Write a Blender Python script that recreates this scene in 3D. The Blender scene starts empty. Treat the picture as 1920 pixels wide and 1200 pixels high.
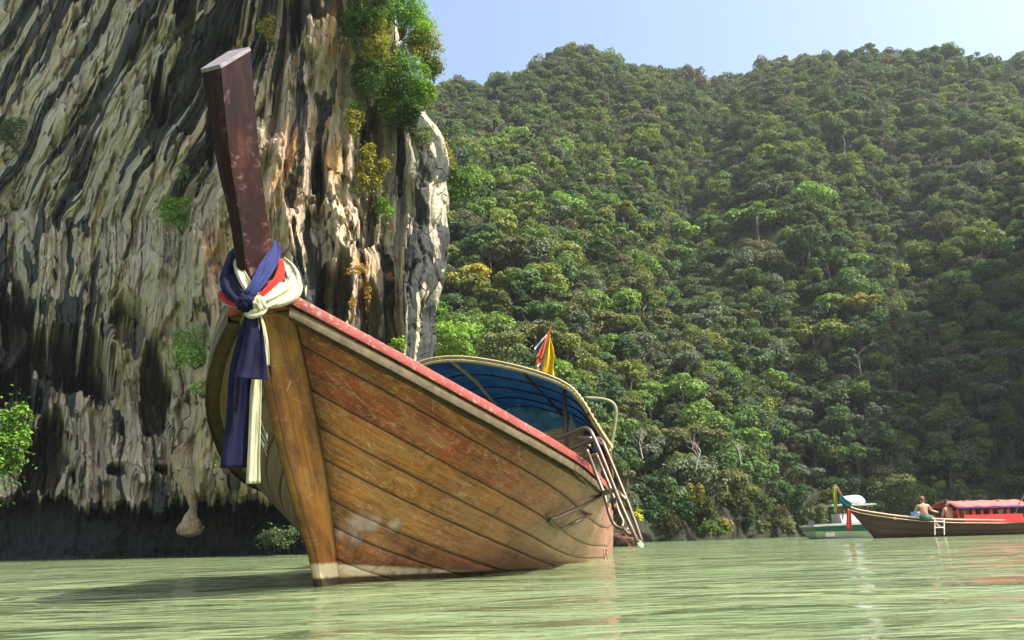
import bpy, math, random
import numpy as np
from mathutils import Vector, Matrix
random.seed(7)
rng = np.random.RandomState(7)
sc = bpy.context.scene
COL = sc.collection
rad = math.radians

# ------------------------------------------------------------------ camera, sky, sun, exposure
CAM_H = .25
HAZE = .0003
FPX, SLOPE, YC = 1450., .026, 1015.          # focal length in px of a 1920 px wide frame, tilt and height of the horizon
roll = math.atan(SLOPE)
pitch = math.atan((YC-600)*math.cos(roll)/FPX)
FW = np.array([0, math.cos(pitch), math.sin(pitch)])
U0 = np.array([0, -math.sin(pitch), math.cos(pitch)]); R0 = np.array([1., 0, 0])
RT = R0*math.cos(roll)-U0*math.sin(roll); UP = U0*math.cos(roll)+R0*math.sin(roll)
CP = np.array([0, 0, CAM_H])
cam = bpy.data.objects.new('camera', bpy.data.cameras.new('camera'))
COL.objects.link(cam)
cam.data.sensor_width = 36; cam.data.lens = 36*FPX/1920
cam.data.clip_start = .05; cam.data.clip_end = 3000
M = Matrix(((RT[0], UP[0], -FW[0], 0), (RT[1], UP[1], -FW[1], 0), (RT[2], UP[2], -FW[2], CAM_H), (0, 0, 0, 1)))
cam.matrix_world = M
sc.camera = cam

SUN_EL, SUN_AZ = rad(52), rad(112)           # azimuth clockwise from +Y (view direction)
world = bpy.data.worlds.new("World"); sc.world = world; world.use_nodes = True
wn = world.node_tree; bg = wn.nodes['Background']
sky = wn.nodes.new('ShaderNodeTexSky'); sky.sky_type = 'NISHITA'; sky.sun_disc = False
sky.sun_elevation = SUN_EL; sky.sun_rotation = SUN_AZ
sky.air_density = 1.3; sky.dust_density = 6.5; sky.ozone_density = 3.0; sky.altitude = 0
wn.links.new(sky.outputs[0], bg.inputs[0]); bg.inputs[1].default_value = .15
sun = bpy.data.objects.new('sun', bpy.data.lights.new('sun', 'SUN')); COL.objects.link(sun)
sun.data.energy = 4.5; sun.data.angle = rad(.5); sun.data.color = (1, .94, .84)
sd = Vector((math.sin(SUN_AZ)*math.cos(SUN_EL), math.cos(SUN_AZ)*math.cos(SUN_EL), math.sin(SUN_EL)))
sun.rotation_euler = sd.to_track_quat('Z', 'Y').to_euler(); sun.location = (30, -30, 60)
sc.view_settings.view_transform = 'Standard'; sc.view_settings.look = 'None'
sc.view_settings.exposure = 1.15; sc.view_settings.gamma = 1; sc.view_settings.use_curve_mapping = False
sc.cycles.max_bounces = 5; sc.cycles.diffuse_bounces = 2; sc.cycles.glossy_bounces = 3
sc.cycles.transmission_bounces = 3; sc.cycles.transparent_max_bounces = 6; sc.cycles.use_denoising = True
sc.cycles.caustics_reflective = False; sc.cycles.caustics_refractive = False
sc.cycles.volume_bounces = 0

# ------------------------------------------------------------------ geometry helpers
def ray(px, py):
    px = np.asarray(px, float); py = np.asarray(py, float)
    return FW + RT*((px-960)/FPX)[..., None] - UP*((py-600)/FPX)[..., None]
def at(px, py, Y):                       # the world point at depth Y seen at photograph pixel (px, py)
    d = ray(px, py); return CP + d*(np.asarray(Y, float)/d[..., 1])[..., None]
def proj(P):
    d = np.asarray(P, float)-CP; z = d@FW
    return 960+FPX*(d@RT)/z, 600-FPX*(d@UP)/z

def mesh(name, verts, faces, mats=None, parent=None, smooth=False, uv=None, attrs=None, midx=None):
    verts = np.asarray(verts, float)
    me = bpy.data.meshes.new(name)
    if isinstance(faces, np.ndarray):
        nf, k = faces.shape
        me.vertices.add(len(verts)); me.vertices.foreach_set('co', verts.ravel())
        me.loops.add(nf*k); me.loops.foreach_set('vertex_index', faces.ravel().astype(np.int32))
        me.polygons.add(nf); me.polygons.foreach_set('loop_start', np.arange(0, nf*k, k, dtype=np.int32))
        try: me.polygons.foreach_set('loop_total', np.full(nf, k, dtype=np.int32))
        except Exception: pass
        me.update(calc_edges=True)
    else:
        me.from_pydata([tuple(v) for v in verts], [], [tuple(f) for f in faces]); me.update()
    if uv is not None:
        l = me.uv_layers.new(name='UVMap')
        li = np.zeros(len(me.loops), dtype=np.int32); me.loops.foreach_get('vertex_index', li)
        l.data.foreach_set('uv', np.asarray(uv, float)[li].ravel())
    for k_, a in (attrs or {}).items():
        at_ = me.attributes.new(k_, 'FLOAT', 'POINT'); at_.data.foreach_set('value', np.asarray(a, dtype=np.float32))
    if mats is not None:
        for m in (mats if isinstance(mats, (list, tuple)) else [mats]): me.materials.append(m)
    if midx is not None: me.polygons.foreach_set('material_index', np.asarray(midx, dtype=np.int32))
    if smooth: me.polygons.foreach_set('use_smooth', np.ones(len(me.polygons), dtype=bool))
    o = bpy.data.objects.new(name, me); COL.objects.link(o)
    if parent is not None: o.parent = parent
    return o

def empty(name, loc=(0, 0, 0), rz=0., label=None, cat=None, group=None):
    o = bpy.data.objects.new(name, None); COL.objects.link(o); o.location = tuple(loc); o.rotation_euler = (0, 0, rz)
    o.empty_display_size = .2
    return tag(o, label, cat, group)
def tag(o, label=None, cat=None, group=None, kind=None):
    if label: o['label'] = label
    if cat: o['category'] = cat
    if group: o['group'] = group
    if kind: o['kind'] = kind
    return o

def grid_faces(n, m, closed=False):      # n rows, m columns
    i, j = np.meshgrid(np.arange(n-1), np.arange(m if closed else m-1), indexing='ij')
    j2 = (j+1) % m
    return np.stack([i*m+j, i*m+j2, (i+1)*m+j2, (i+1)*m+j], -1).reshape(-1, 4)

class MB:
    def __init__(s): s.v = []; s.f = []
    def add(s, v, f):
        o = len(s.v); s.v += [tuple(map(float, p)) for p in v]; s.f += [tuple(int(i)+o for i in q) for q in f]; return s
    def box(s, c, size, rz=0., bevel=0):
        x, y, z = [k/2 for k in size]; ca, sa = math.cos(rz), math.sin(rz); v = []
        for a in (-x, x):
            for b in (-y, y):
                for d in (-z, z): v.append((c[0]+a*ca-b*sa, c[1]+a*sa+b*ca, c[2]+d))
        return s.add(v, [(0, 1, 3, 2), (4, 6, 7, 5), (0, 4, 5, 1), (2, 3, 7, 6), (0, 2, 6, 4), (1, 5, 7, 3)])
    def hexa(s, b, t):                   # bottom quad, top quad
        return s.add(list(b)+list(t), [(3, 2, 1, 0), (4, 5, 6, 7), (0, 1, 5, 4), (1, 2, 6, 5), (2, 3, 7, 6), (3, 0, 4, 7)])
    def tube(s, pts, r, n=8, caps=True):
        P = [Vector(p) for p in pts]; R = r if isinstance(r, (list, tuple)) else [r]*len(P)
        t0 = (P[1]-P[0]).normalized(); nrm = t0.orthogonal().normalized(); rows = []
        for i, p in enumerate(P):
            t = ((P[min(i+1, len(P)-1)]-P[max(i-1, 0)])).normalized()
            nrm = (nrm - t*nrm.dot(t)).normalized(); b = t.cross(nrm)
            rows += [p+(nrm*math.cos(2*math.pi*k/n)+b*math.sin(2*math.pi*k/n))*R[i] for k in range(n)]
        f = [tuple(q) for q in grid_faces(len(P), n, True)]
        if caps: f += [tuple(range(n-1, -1, -1)), tuple(len(P)*n-n+k for k in range(n))]
        return s.add(rows, f)
    def build(s, name, mat, parent=None, smooth=False): return mesh(name, s.v, s.f, mat, parent, smooth)

def smooth_path(pts, n=6):               # Catmull-Rom through the points
    P = [np.array(p, float) for p in pts]; P = [2*P[0]-P[1]]+P+[2*P[-1]-P[-2]]; out = []
    for i in range(1, len(P)-2):
        for k in range(n):
            f = k/n; p0, p1, p2, p3 = P[i-1:i+3]
            out.append(.5*(2*p1+(p2-p0)*f+(2*p0-5*p1+4*p2-p3)*f*f+(3*p1-p0-3*p2+p3)*f**3))
    out.append(P[-2]); return out

# value noise -------------------------------------------------------
def _h(i, j, k, seed):
    n = (i*374761393 + j*668265263 + k*2147483647 + seed*974634777) & 0xffffffff
    n = ((n ^ (n >> 13))*1274126177) & 0xffffffff
    n = ((n ^ (n >> 16))*2246822519) & 0xffffffff
    return ((n ^ (n >> 15)) & 0xffffff)/float(0xffffff)
def vnoise(x, y, seed=0):
    xi = np.floor(x).astype(np.int64); yi = np.floor(y).astype(np.int64); fx = x-xi; fy = y-yi
    fx = fx*fx*fx*(fx*(fx*6-15)+10); fy = fy*fy*fy*(fy*(fy*6-15)+10)
    a = _h(xi, yi, 0, seed); b = _h(xi+1, yi, 0, seed); c = _h(xi, yi+1, 0, seed); d = _h(xi+1, yi+1, 0, seed)
    return (a+(b-a)*fx)*(1-fy)+(c+(d-c)*fx)*fy
def fbm(x, y, oct=4, seed=0, gain=.5):
    s = 0; a = 1; t = 0
    for o in range(oct): s = s+a*vnoise(x*2**o, y*2**o, seed+o*17); t += a; a *= gain
    return s/t*2-1
def sst(a, b, x):
    t = np.clip((x-a)/(b-a), 0, 1); return t*t*(3-2*t)

# ------------------------------------------------------------------ materials
class NT:
    def __init__(s, name):
        s.m = bpy.data.materials.new(name); s.m.use_nodes = True; s.t = s.m.node_tree
        s.b = s.t.nodes['Principled BSDF']; s.out = s.t.nodes['Material Output']
    def n(s, typ, **kw):
        nd = s.t.nodes.new(typ)
        for k, v in kw.items():
            if k.startswith('i_'):
                key = k[2:]; key = int(key) if key.isdigit() else key.replace('_', ' ')
                if hasattr(v, 'is_output'): s.t.links.new(v, nd.inputs[key])
                else: nd.inputs[key].default_value = v
            else: setattr(nd, k, v)
        return nd
    def l(s, a, b): s.t.links.new(a, b)
    def noise(s, vec, scale, detail=4, rough=.55, dist=0):
        return s.n('ShaderNodeTexNoise', i_Vector=vec, i_Scale=scale, i_Detail=detail, i_Roughness=rough, i_Distortion=dist).outputs[0]
    def mapv(s, vec, sc_=(1, 1, 1), loc=(0, 0, 0), rot=(0, 0, 0)):
        return s.n('ShaderNodeMapping', i_Vector=vec, i_Scale=sc_, i_Location=loc, i_Rotation=rot).outputs[0]
    def ramp(s, fac, stops, interp='LINEAR'):
        r = s.n('ShaderNodeValToRGB', i_Fac=fac); e = r.color_ramp.elements; r.color_ramp.interpolation = interp
        while len(e) < len(stops): e.new(.5)
        for q, (p, c) in zip(e, stops): q.position = p; q.color = (c+(1,)) if isinstance(c, tuple) else (c, c, c, 1)
        return r.outputs[0]
    def mix(s, fac, a, b, mode='MIX'):
        nd = s.n('ShaderNodeMix', data_type='RGBA', blend_type=mode)
        for key, v in ((0, fac), (6, a), (7, b)):
            if hasattr(v, 'is_output'): s.l(v, nd.inputs[key])
            else: nd.inputs[key].default_value = (v+(1,)) if isinstance(v, tuple) and len(v) == 3 else v
        return nd.outputs[2]
    def math(s, op, a, b=0., c=0., clamp=False):
        nd = s.n('ShaderNodeMath', operation=op, use_clamp=clamp)
        for k, v in enumerate((a, b, c)):
            if hasattr(v, 'is_output'): s.l(v, nd.inputs[k])
            else: nd.inputs[k].default_value = v
        return nd.outputs[0]
    def attr(s, name): return s.n('ShaderNodeAttribute', attribute_name=name).outputs['Fac']
    def bump(s, h, strength=.4, dist=.02, nrm=None):
        nd = s.n('ShaderNodeBump', i_Height=h, i_Strength=strength, i_Distance=dist)
        if nrm is not None: s.l(nrm, nd.inputs['Normal'])
        return nd.outputs[0]
    def done(s, col=None, rough=None, nrm=None, spec=None, metal=None):
        for k, v in (('Base Color', col), ('Roughness', rough), ('Normal', nrm), ('Specular IOR Level', spec), ('Metallic', metal)):
            if v is None: continue
            if hasattr(v, 'is_output'): s.l(v, s.b.inputs[k])
            else: s.b.inputs[k].default_value = (v+(1,)) if isinstance(v, tuple) and len(v) == 3 else v
        return s.m

def plain(name, col, rough=.6, var=.25, scale=20., bump=.2, metal=0., spec=.4):
    t = NT(name); oc = t.n('ShaderNodeTexCoord').outputs['Object']
    f = t.noise(oc, scale, 5, .6); f2 = t.noise(oc, scale*.13, 3)
    c = t.mix(t.ramp(f, [(.3, 0.), (.7, 1.)]), tuple(k*(1-var) for k in col), tuple(min(1, k*(1+var)) for k in col))
    c = t.mix(t.ramp(f2, [(.4, 0.), (.75, .5)]), c, tuple(k*.6 for k in col))
    return t.done(c, rough, t.bump(f, bump, .01), spec, metal)

def hull_wood():
    t = NT('varnished_hull_wood'); uv = t.n('ShaderNodeTexCoord').outputs['UV']; obj = t.n('ShaderNodeTexCoord').outputs['Object']
    sep = t.n('ShaderNodeSeparateXYZ', i_0=obj); oi = t.n('ShaderNodeObjectInfo')
    g = t.noise(t.mapv(uv, (1.5, 45, 1)), 1.0, 8, .65, .4)
    g2 = t.noise(t.mapv(uv, (5, 160, 1)), 1.0, 5, .6)
    red = t.attr('tone')                                   # 0 golden, 1 red-brown
    gold = t.mix(t.ramp(g, [(.3, 0.), (.7, 1.)]), (.2, .058, .008), (.56, .225, .038))
    redc = t.mix(t.ramp(g, [(.3, 0.), (.7, 1.)]), (.13, .02, .005), (.44, .085, .016))
    c = t.mix(red, gold, redc)
    aft = t.n('ShaderNodeMapRange', i_Value=sep.outputs[1], i_1=.15, i_2=2.7).outputs[0]
    big = t.noise(obj, 1.6, 4, .6)
    aft = t.math('ADD', aft, t.math('MULTIPLY', t.math('SUBTRACT', big, .5), 1.1), clamp=True)
    c = t.mix(t.math('MULTIPLY', aft, .85), c, t.mix(g, (.3, .12, .095), (.56, .31, .26)))
    c = t.mix(t.ramp(g2, [(.3, .55), (.5, 0.)]), c, (.03, .014, .006))
    ch = t.noise(obj, 5.5, 6, .75)                           # flaking and dark blotches
    pt = t.noise(t.mapv(uv, (2.6, 9, 1)), 1.0, 8, .7, .8)
    c = t.mix(t.ramp(pt, [(.51, 0.), (.56, .5)]), c, t.mix(.5, c, (.55, .32, .13)))
    c = t.mix(t.ramp(pt, [(.36, .6), (.43, 0.)]), c, t.mix(.6, c, (.03, .01, .004)))
    c = t.mix(t.ramp(t.noise(obj, 2.3, 5, .6), [(.38, .6), (.6, 0.)]), c, t.mix(.55, c, (.035, .01, .003)))
    c = t.mix(t.ramp(ch, [(.575, 0.), (.63, .85)]), c, t.mix(.6, c, (.02, .018, .012)))
    wear = t.noise(t.mapv(uv, (7, 30, 1)), 1.0, 9, .75, 1.2)
    c = t.mix(t.ramp(wear, [(.555, 0.), (.64, .75)]), c, (.5, .33, .19))
    w2 = t.noise(t.mapv(obj, (9, 9, 22)), 1.0, 4, .6)
    c = t.mix(t.ramp(w2, [(.6, 0.), (.66, .6)]), c, (.5, .17, .07))
    # scratches: thin bright lines in several directions
    for k, (ang, scl) in enumerate(((.5, 16), (-.9, 13), (1.35, 11))):
        v = t.n('ShaderNodeTexVoronoi', feature='DISTANCE_TO_EDGE', i_Vector=t.mapv(t.n('ShaderNodeVectorMath', operation='ADD', i_0=uv, i_1=(k*3.1, 0, 0)).outputs[0], (1.2, 5, 1), rot=(0, 0, ang)), i_Scale=scl*.3).outputs[0]
        line = t.ramp(v, [(.0, 1.), (.009, 0.)])
        msk = t.ramp(t.noise(t.mapv(uv, (2, 4, 1), (k*5, 0, 0)), 2.2, 5, .7), [(.46, 0.), (.56, .75)])
        c = t.mix(t.math('MULTIPLY', line, msk), c, (.62, .42, .3))
    spk = t.noise(t.mapv(uv, (28, 60, 1)), 1.0, 5, .7); c = t.mix(t.math('MULTIPLY', t.ramp(spk, [(.62, 0.), (.67, .85)]), t.ramp(big, [(.4, .2), (.6, 1.)])), c, (.62, .5, .38))
    spd = t.noise(t.mapv(uv, (16, 34, 1), (9, 3, 0)), 1.0, 5, .7); c = t.mix(t.ramp(spd, [(.62, 0.), (.68, .8)]), c, (.02, .012, .006))
    # seam dirt
    edge = t.attr('edge')
    c = t.mix(t.math('MULTIPLY', edge, .8), c, (.02, .011, .006))
    gl_ = t.attr('glare'); c = t.mix(t.math('MULTIPLY', gl_, t.ramp(wear, [(.38, .35), (.55, 1.)])), c, (.42, .33, .3))  # white reflection low on the bow, painted into the plank colour
    stem = t.attr('stemdirt')
    c = t.mix(t.math('MULTIPLY', stem, t.ramp(ch, [(.4, .2), (.6, 1.)])), c, (.02, .012, .007))
    # weathered grey-beige port side
    port = t.attr('pale')
    pc = t.mix(t.ramp(g, [(.3, 0.), (.7, 1.)]), (.13, .085, .05), (.25, .175, .11))
    pc = t.mix(t.ramp(wear, [(.5, 0.), (.66, .5)]), pc, (.22, .16, .11)); pc = t.mix(t.math('MULTIPLY', edge, .8), pc, (.05, .04, .02))
    c = t.mix(port, c, pc)
    # painted waterline stripe, dark wet band under it (paint that follows the hull's own trim)
    zz = sep.outputs[2]; ss = sep.outputs[1]
    wob = t.math('MULTIPLY', t.math('SUBTRACT', t.noise(obj, 14, 3), .5), .012)
    l1 = t.math('SUBTRACT', t.math('SUBTRACT', .145, t.math('MULTIPLY', ss, .075)), t.math('ADD', zz, wob))
    white = t.ramp(t.math('MULTIPLY_ADD', l1, 60, .5, clamp=True), [(0., 0.), (1., 1.)])
    l2 = t.math('SUBTRACT', t.math('SUBTRACT', .062, t.math('MULTIPLY', ss, .02)), t.math('ADD', zz, wob))
    wet = t.math('MULTIPLY_ADD', l2, 70, .5, clamp=True)
    wc = t.mix(t.ramp(ch, [(.56, 0.), (.66, .9)]), (.56, .47, .31), (.22, .14, .07))
    c = t.mix(white, c, wc)
    c = t.mix(wet, c, t.mix(t.ramp(ch, [(.6, 0.), (.7, .6)]), (.06, .035, .018), (.3, .22, .14)))
    r = t.mix(t.ramp(wear, [(.45, 0.), (.65, 1.)]), (.3, .3, .3), (.6, .6, .6))
    r = t.mix(port, r, (.9, .9, .9)); sp2 = t.math('MULTIPLY_ADD', port, -.43, .45)
    h = t.math('ADD', t.math('MULTIPLY', g2, .5), t.math('MULTIPLY', wear, .8))
    return t.done(c, r, t.bump(h, .55, .006), sp2)

def dark_prow_wood():
    t = NT('dark_red_prow_wood'); obj = t.n('ShaderNodeTexCoord').outputs['UV']
    g = t.noise(t.mapv(obj, (24, 1.6, 1)), 1.0, 9, .7, .5)
    b = t.noise(t.mapv(obj, (9, 2.2, 1)), 1.0, 4, .6)
    c = t.mix(t.ramp(g, [(.3, 0.), (.72, 1.)]), (.008, .003, .002), (.036, .008, .005))
    c = t.mix(t.ramp(b, [(.45, 0.), (.7, .6)]), c, (.04, .018, .008))
    s = t.noise(t.mapv(obj, (12, 3, 1)), 1.0, 10, .8, 1.0)
    c = t.mix(t.ramp(s, [(.63, 0.), (.68, .5)]), c, (.16, .08, .07))
    ew = t.math('MULTIPLY', t.attr('edge'), t.ramp(t.noise(t.mapv(obj, (10, 9, 1)), 1.0, 5, .7), [(.55, 0.), (.6, .7)])); c = t.mix(ew, c, (.2, .11, .11))
    dd = t.noise(t.mapv(obj, (4, 1.3, 1), (3, 1, 0)), 1.0, 6, .7); c = t.mix(t.ramp(dd, [(.42, .75), (.55, 0.)]), c, (.008, .004, .003)); c = t.mix(t.ramp(dd, [(.55, 0.), (.66, .5)]), c, (.085, .03, .016))
    cr = t.n('ShaderNodeTexVoronoi', feature='DISTANCE_TO_EDGE', i_Vector=t.mapv(obj, (13, .55, 1)), i_Scale=1.0).outputs[0]
    c = t.mix(t.ramp(cr, [(0., .9), (.02, 0.)]), c, (.008, .003, .002))
    return t.done(c, .55, t.bump(t.math('ADD', g, s), .7, .008), .15)

def stem_wood():
    t = NT('golden_stem_wood'); uv = t.n('ShaderNodeTexCoord').outputs['UV']
    g = t.noise(t.mapv(uv, (42, 1.6, 1)), 1.0, 8, .65, .6); b = t.noise(t.mapv(uv, (7, 3.5, 1)), 1.0, 5, .65)
    c = t.mix(t.ramp(g, [(.3, 0.), (.7, 1.)]), (.16, .05, .008), (.4, .165, .028))
    c = t.mix(t.ramp(b, [(.44, 0.), (.6, .85)]), c, (.10, .036, .01)); c = t.mix(t.ramp(t.noise(t.mapv(uv, (5, 1.2, 1), (4, 0, 0)), 1.0, 6, .7), [(.5, 0.), (.62, .6)]), c, (.42, .24, .07))
    cr = t.n('ShaderNodeTexVoronoi', feature='DISTANCE_TO_EDGE', i_Vector=t.mapv(uv, (1.5, 7, 1)), i_Scale=1.6).outputs[0]
    m = t.ramp(t.noise(uv, 5, 4), [(.52, 0.), (.6, .8)])
    c = t.mix(t.math('MULTIPLY', t.ramp(cr, [(0., 1.), (.012, 0.)]), m), c, (.6, .45, .36))
    e = t.attr('edge'); c = t.mix(t.math('MULTIPLY', e, .85), c, (.03, .015, .008))
    sp = t.noise(t.mapv(uv, (30, 22, 1)), 1.0, 6, .7)
    c = t.mix(t.ramp(sp, [(.64, 0.), (.69, .7)]), c, (.04, .02, .01))
    obj = t.n('ShaderNodeTexCoord').outputs['Object']; sep = t.n('ShaderNodeSeparateXYZ', i_0=obj)
    wob = t.math('MULTIPLY', t.math('SUBTRACT', t.noise(obj, 14, 3), .5), .012)
    l1 = t.math('SUBTRACT', .145, t.math('ADD', sep.outputs[2], wob)); wc = t.mix(t.ramp(sp, [(.56, 0.), (.66, .9)]), (.56, .47, .31), (.2, .13, .06))
    c = t.mix(t.math('MULTIPLY_ADD', l1, 60, .5, clamp=True), c, wc)
    l2 = t.math('SUBTRACT', .06, t.math('ADD', sep.outputs[2], wob))
    c = t.mix(t.math('MULTIPLY_ADD', l2, 60, .5, clamp=True), c, (.05, .03, .015))
    return t.done(c, .42, t.bump(t.math('ADD', g, sp), .45, .006), .45)

def painted(name, col, chip, rough=.5, chipamt=.62, scale=14):
    t = NT(name); obj = t.n('ShaderNodeTexCoord').outputs['Object']
    n1 = t.noise(obj, scale, 8, .75, .6); n2 = t.noise(obj, 3, 4)
    c = t.mix(t.ramp(n2, [(.35, 0.), (.7, 1.)]), tuple(k*.7 for k in col), tuple(min(1, k*1.15) for k in col))
    c = t.mix(t.ramp(n1, [(chipamt, 0.), (chipamt+.04, 1.)]), c, chip)
    return t.done(c, rough, t.bump(n1, .35, .006), .4)

def cloth(name, col, shade):
    t = NT(name); obj = t.n('ShaderNodeTexCoord').outputs['Object']
    n1 = t.noise(t.mapv(obj, (60, 60, 5)), 1.0, 4, .6); n2 = t.noise(obj, 260, 2); n3 = t.noise(obj, 7, 4)
    c = t.mix(t.ramp(n1, [(.35, 0.), (.65, 1.)]), shade, col)
    c = t.mix(t.ramp(n3, [(.5, 0.), (.75, .5)]), c, tuple(k*.65 for k in col))
    t.b.inputs['Sheen Weight'].default_value = .04
    return t.done(c, .85, t.bump(t.math('ADD', n1, n2), .5, .004), .2)

def metal(name, col, rough=.25):
    t = NT(name); obj = t.n('ShaderNodeTexCoord').outputs['Object']
    n = t.noise(obj, 30, 6, .7); c = t.mix(t.ramp(n, [(.55, 0.), (.68, .8)]), col, (.09, .045, .02))
    return t.done(c, t.ramp(n, [(.4, rough), (.7, .7)]), t.bump(n, .15, .003), .5, t.ramp(n, [(.55, .9), (.68, .2)]))

def foliage(name, cols=None, dark=.55):
    """leaf colour: the object's own colour, or one of cols picked at random for each tree; a little different on every leaf clump"""
    t = NT(name); oi = t.n('ShaderNodeObjectInfo'); rp = t.n('ShaderNodeNewGeometry').outputs['Random Per Island']
    if cols:
        base = t.ramp(oi.outputs['Random'], [(i/len(cols), c) for i, c in enumerate(cols)], 'CONSTANT')
    else: base = oi.outputs['Color']
    v = t.n('ShaderNodeHueSaturation', i_Color=base, i_Value=t.n('ShaderNodeMapRange', i_Value=rp, i_3=.6, i_4=1.45).outputs[0],
            i_Hue=t.n('ShaderNodeMapRange', i_Value=t.math('FRACT', t.math('MULTIPLY', rp, 7.3)), i_3=.485, i_4=.515).outputs[0]).outputs[0]
    t.l(v, t.b.inputs['Base Color']); t.b.inputs['Roughness'].default_value = .65; t.b.inputs['Specular IOR Level'].default_value = .16
    tr = t.n('ShaderNodeBsdfTranslucent'); t.l(t.mix(1., v, (1., 1.15, .55), 'MULTIPLY'), tr.inputs[0])
    ms = t.n('ShaderNodeMixShader', i_0=.3); t.l(t.b.outputs[0], ms.inputs[1]); t.l(tr.outputs[0], ms.inputs[2])
    t.l(ms.outputs[0], t.out.inputs[0]); return t.m

def cliff_mat():
    t = NT('streaked_limestone'); uv = t.n('ShaderNodeTexCoord').outputs['UV']; obj = t.n('ShaderNodeTexCoord').outputs['Object']
    dk, wm, pl = t.attr('dark'), t.attr('warm'), t.attr('moss')
    wv = t.n('ShaderNodeTexNoise', i_Vector=t.mapv(uv, (3, 1.6, 1)), i_Scale=1.0, i_Detail=4.0).outputs[1]
    uvw = t.n('ShaderNodeVectorMath', operation='ADD', i_0=uv, i_1=t.n('ShaderNodeVectorMath', operation='SCALE', i_0=t.n('ShaderNodeVectorMath', operation='SUBTRACT', i_0=wv, i_1=(.5, .5, .5)).outputs[0], i_3=.05).outputs[0]).outputs[0]
    s1 = t.noise(t.mapv(uvw, (2.6, .13, 1)), 1.0, 7, .62, .15)       # broad curtains
    s2 = t.noise(t.mapv(uvw, (8.5, .33, 1)), 1.0, 8, .7, .15)            # streaks
    s3 = t.noise(t.mapv(uvw, (30, 1.3, 1)), 1.0, 6, .7, .1)
    r3 = t.noise(obj, 2.6, 8, .72); r4 = t.noise(obj, .7, 4, .6)
    light = t.mix(t.ramp(s2, [(.35, 0.), (.65, 1.)]), (.26, .225, .165), (.6, .54, .42))
    warm = t.mix(t.ramp(s2, [(.35, 0.), (.65, 1.)]), (.36, .24, .15), (.62, .47, .33))
    light = t.mix(t.math('MULTIPLY', wm, t.ramp(r4, [(.4, .25), (.62, 1.)])), light, warm)
    light = t.mix(t.ramp(s1, [(.5, 0.), (.62, .75)]), light, (.5, .40, .2))
    light = t.mix(t.ramp(s3, [(.3, .45), (.55, 0.)]), light, (.12, .11, .085))
    slate = t.mix(t.ramp(s3, [(.35, 0.), (.7, 1.)]), (.016, .018, .018), (.075, .08, .072))
    # which streaks are slate: threshold slides with 'dark'
    k = t.math('ADD', t.math('MULTIPLY', s1, .5), t.math('MULTIPLY', s2, .5))
    k = t.math('ADD', k, t.math('MULTIPLY', t.math('SUBTRACT', r3, .5), .22))
    m = t.math('MULTIPLY', t.math('ADD', t.math('SUBTRACT', dk, k), .02), 22, clamp=True)
    c = t.mix(m, light, slate)
    c = t.mix(t.ramp(s2, [(.33, .9), (.39, 0.)]), c, slate); c = t.mix(t.ramp(s3, [(.33, .75), (.40, 0.)]), c, slate)
    c = t.mix(t.ramp(r3, [(.62, 0.), (.74, .8)]), c, t.mix(.75, c, (.02, .019, .016)))
    c = t.mix(t.math('MULTIPLY', pl, t.ramp(r3, [(.4, 0.), (.6, 1.)])), c, (.1, .11, .03))
    org = t.attr('ochre'); c = t.mix(t.math('MULTIPLY', org, t.ramp(r3, [(.42, 0.), (.56, 1.)])), c, (.5, .26, .08))
    pit = t.n('ShaderNodeTexVoronoi', i_Vector=t.mapv(obj, (3.4, 3.4, 1.7)), i_Scale=1.0, i_Detail=2.0, i_Roughness=.6).outputs[0]
    c = t.mix(t.ramp(pit, [(.02, .55), (.22, 0.)]), c, (.05, .045, .035))
    cw = t.n('ShaderNodeVectorMath', operation='ADD', i_0=t.mapv(uvw, (5.5, 1.4, 1)), i_1=t.n('ShaderNodeVectorMath', operation='SCALE', i_0=wv, i_3=1.3).outputs[0]).outputs[0]
    cr_ = t.ramp(t.n('ShaderNodeTexVoronoi', feature='DISTANCE_TO_EDGE', i_Vector=cw, i_Scale=1.0).outputs[0], [(0., 1.), (.045, 0.)])
    cr_ = t.math('MULTIPLY', cr_, t.ramp(t.noise(obj, .9, 4, .6), [(.45, 0.), (.55, 1.)]))
    c = t.mix(t.math('MULTIPLY', cr_, .6), c, (.03, .026, .02))
    sp_ = t.noise(t.mapv(uvw, (16, 9, 1)), 1.0, 7, .75); c = t.mix(t.ramp(sp_, [(.56, 0.), (.66, .55)]), c, t.mix(m, (.62, .57, .46), (.1, .1, .09))); c = t.mix(t.ramp(sp_, [(.32, .5), (.40, 0.)]), c, (.05, .045, .035))
    r5 = t.noise(obj, 7, 6, .75); r3 = t.math('ADD', r3, t.math('ADD', t.math('MULTIPLY', r5, .5), t.math('MULTIPLY', pit, .6)))
    h = t.math('ADD', t.math('MULTIPLY', s2, .6), t.math('ADD', t.math('MULTIPLY', s3, .25), t.math('MULTIPLY', r3, .5)))
    return t.done(c, .85, t.bump(t.math('ADD', h, t.math('MULTIPLY', cr_, -.7)), .9, .22), .2)

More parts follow.
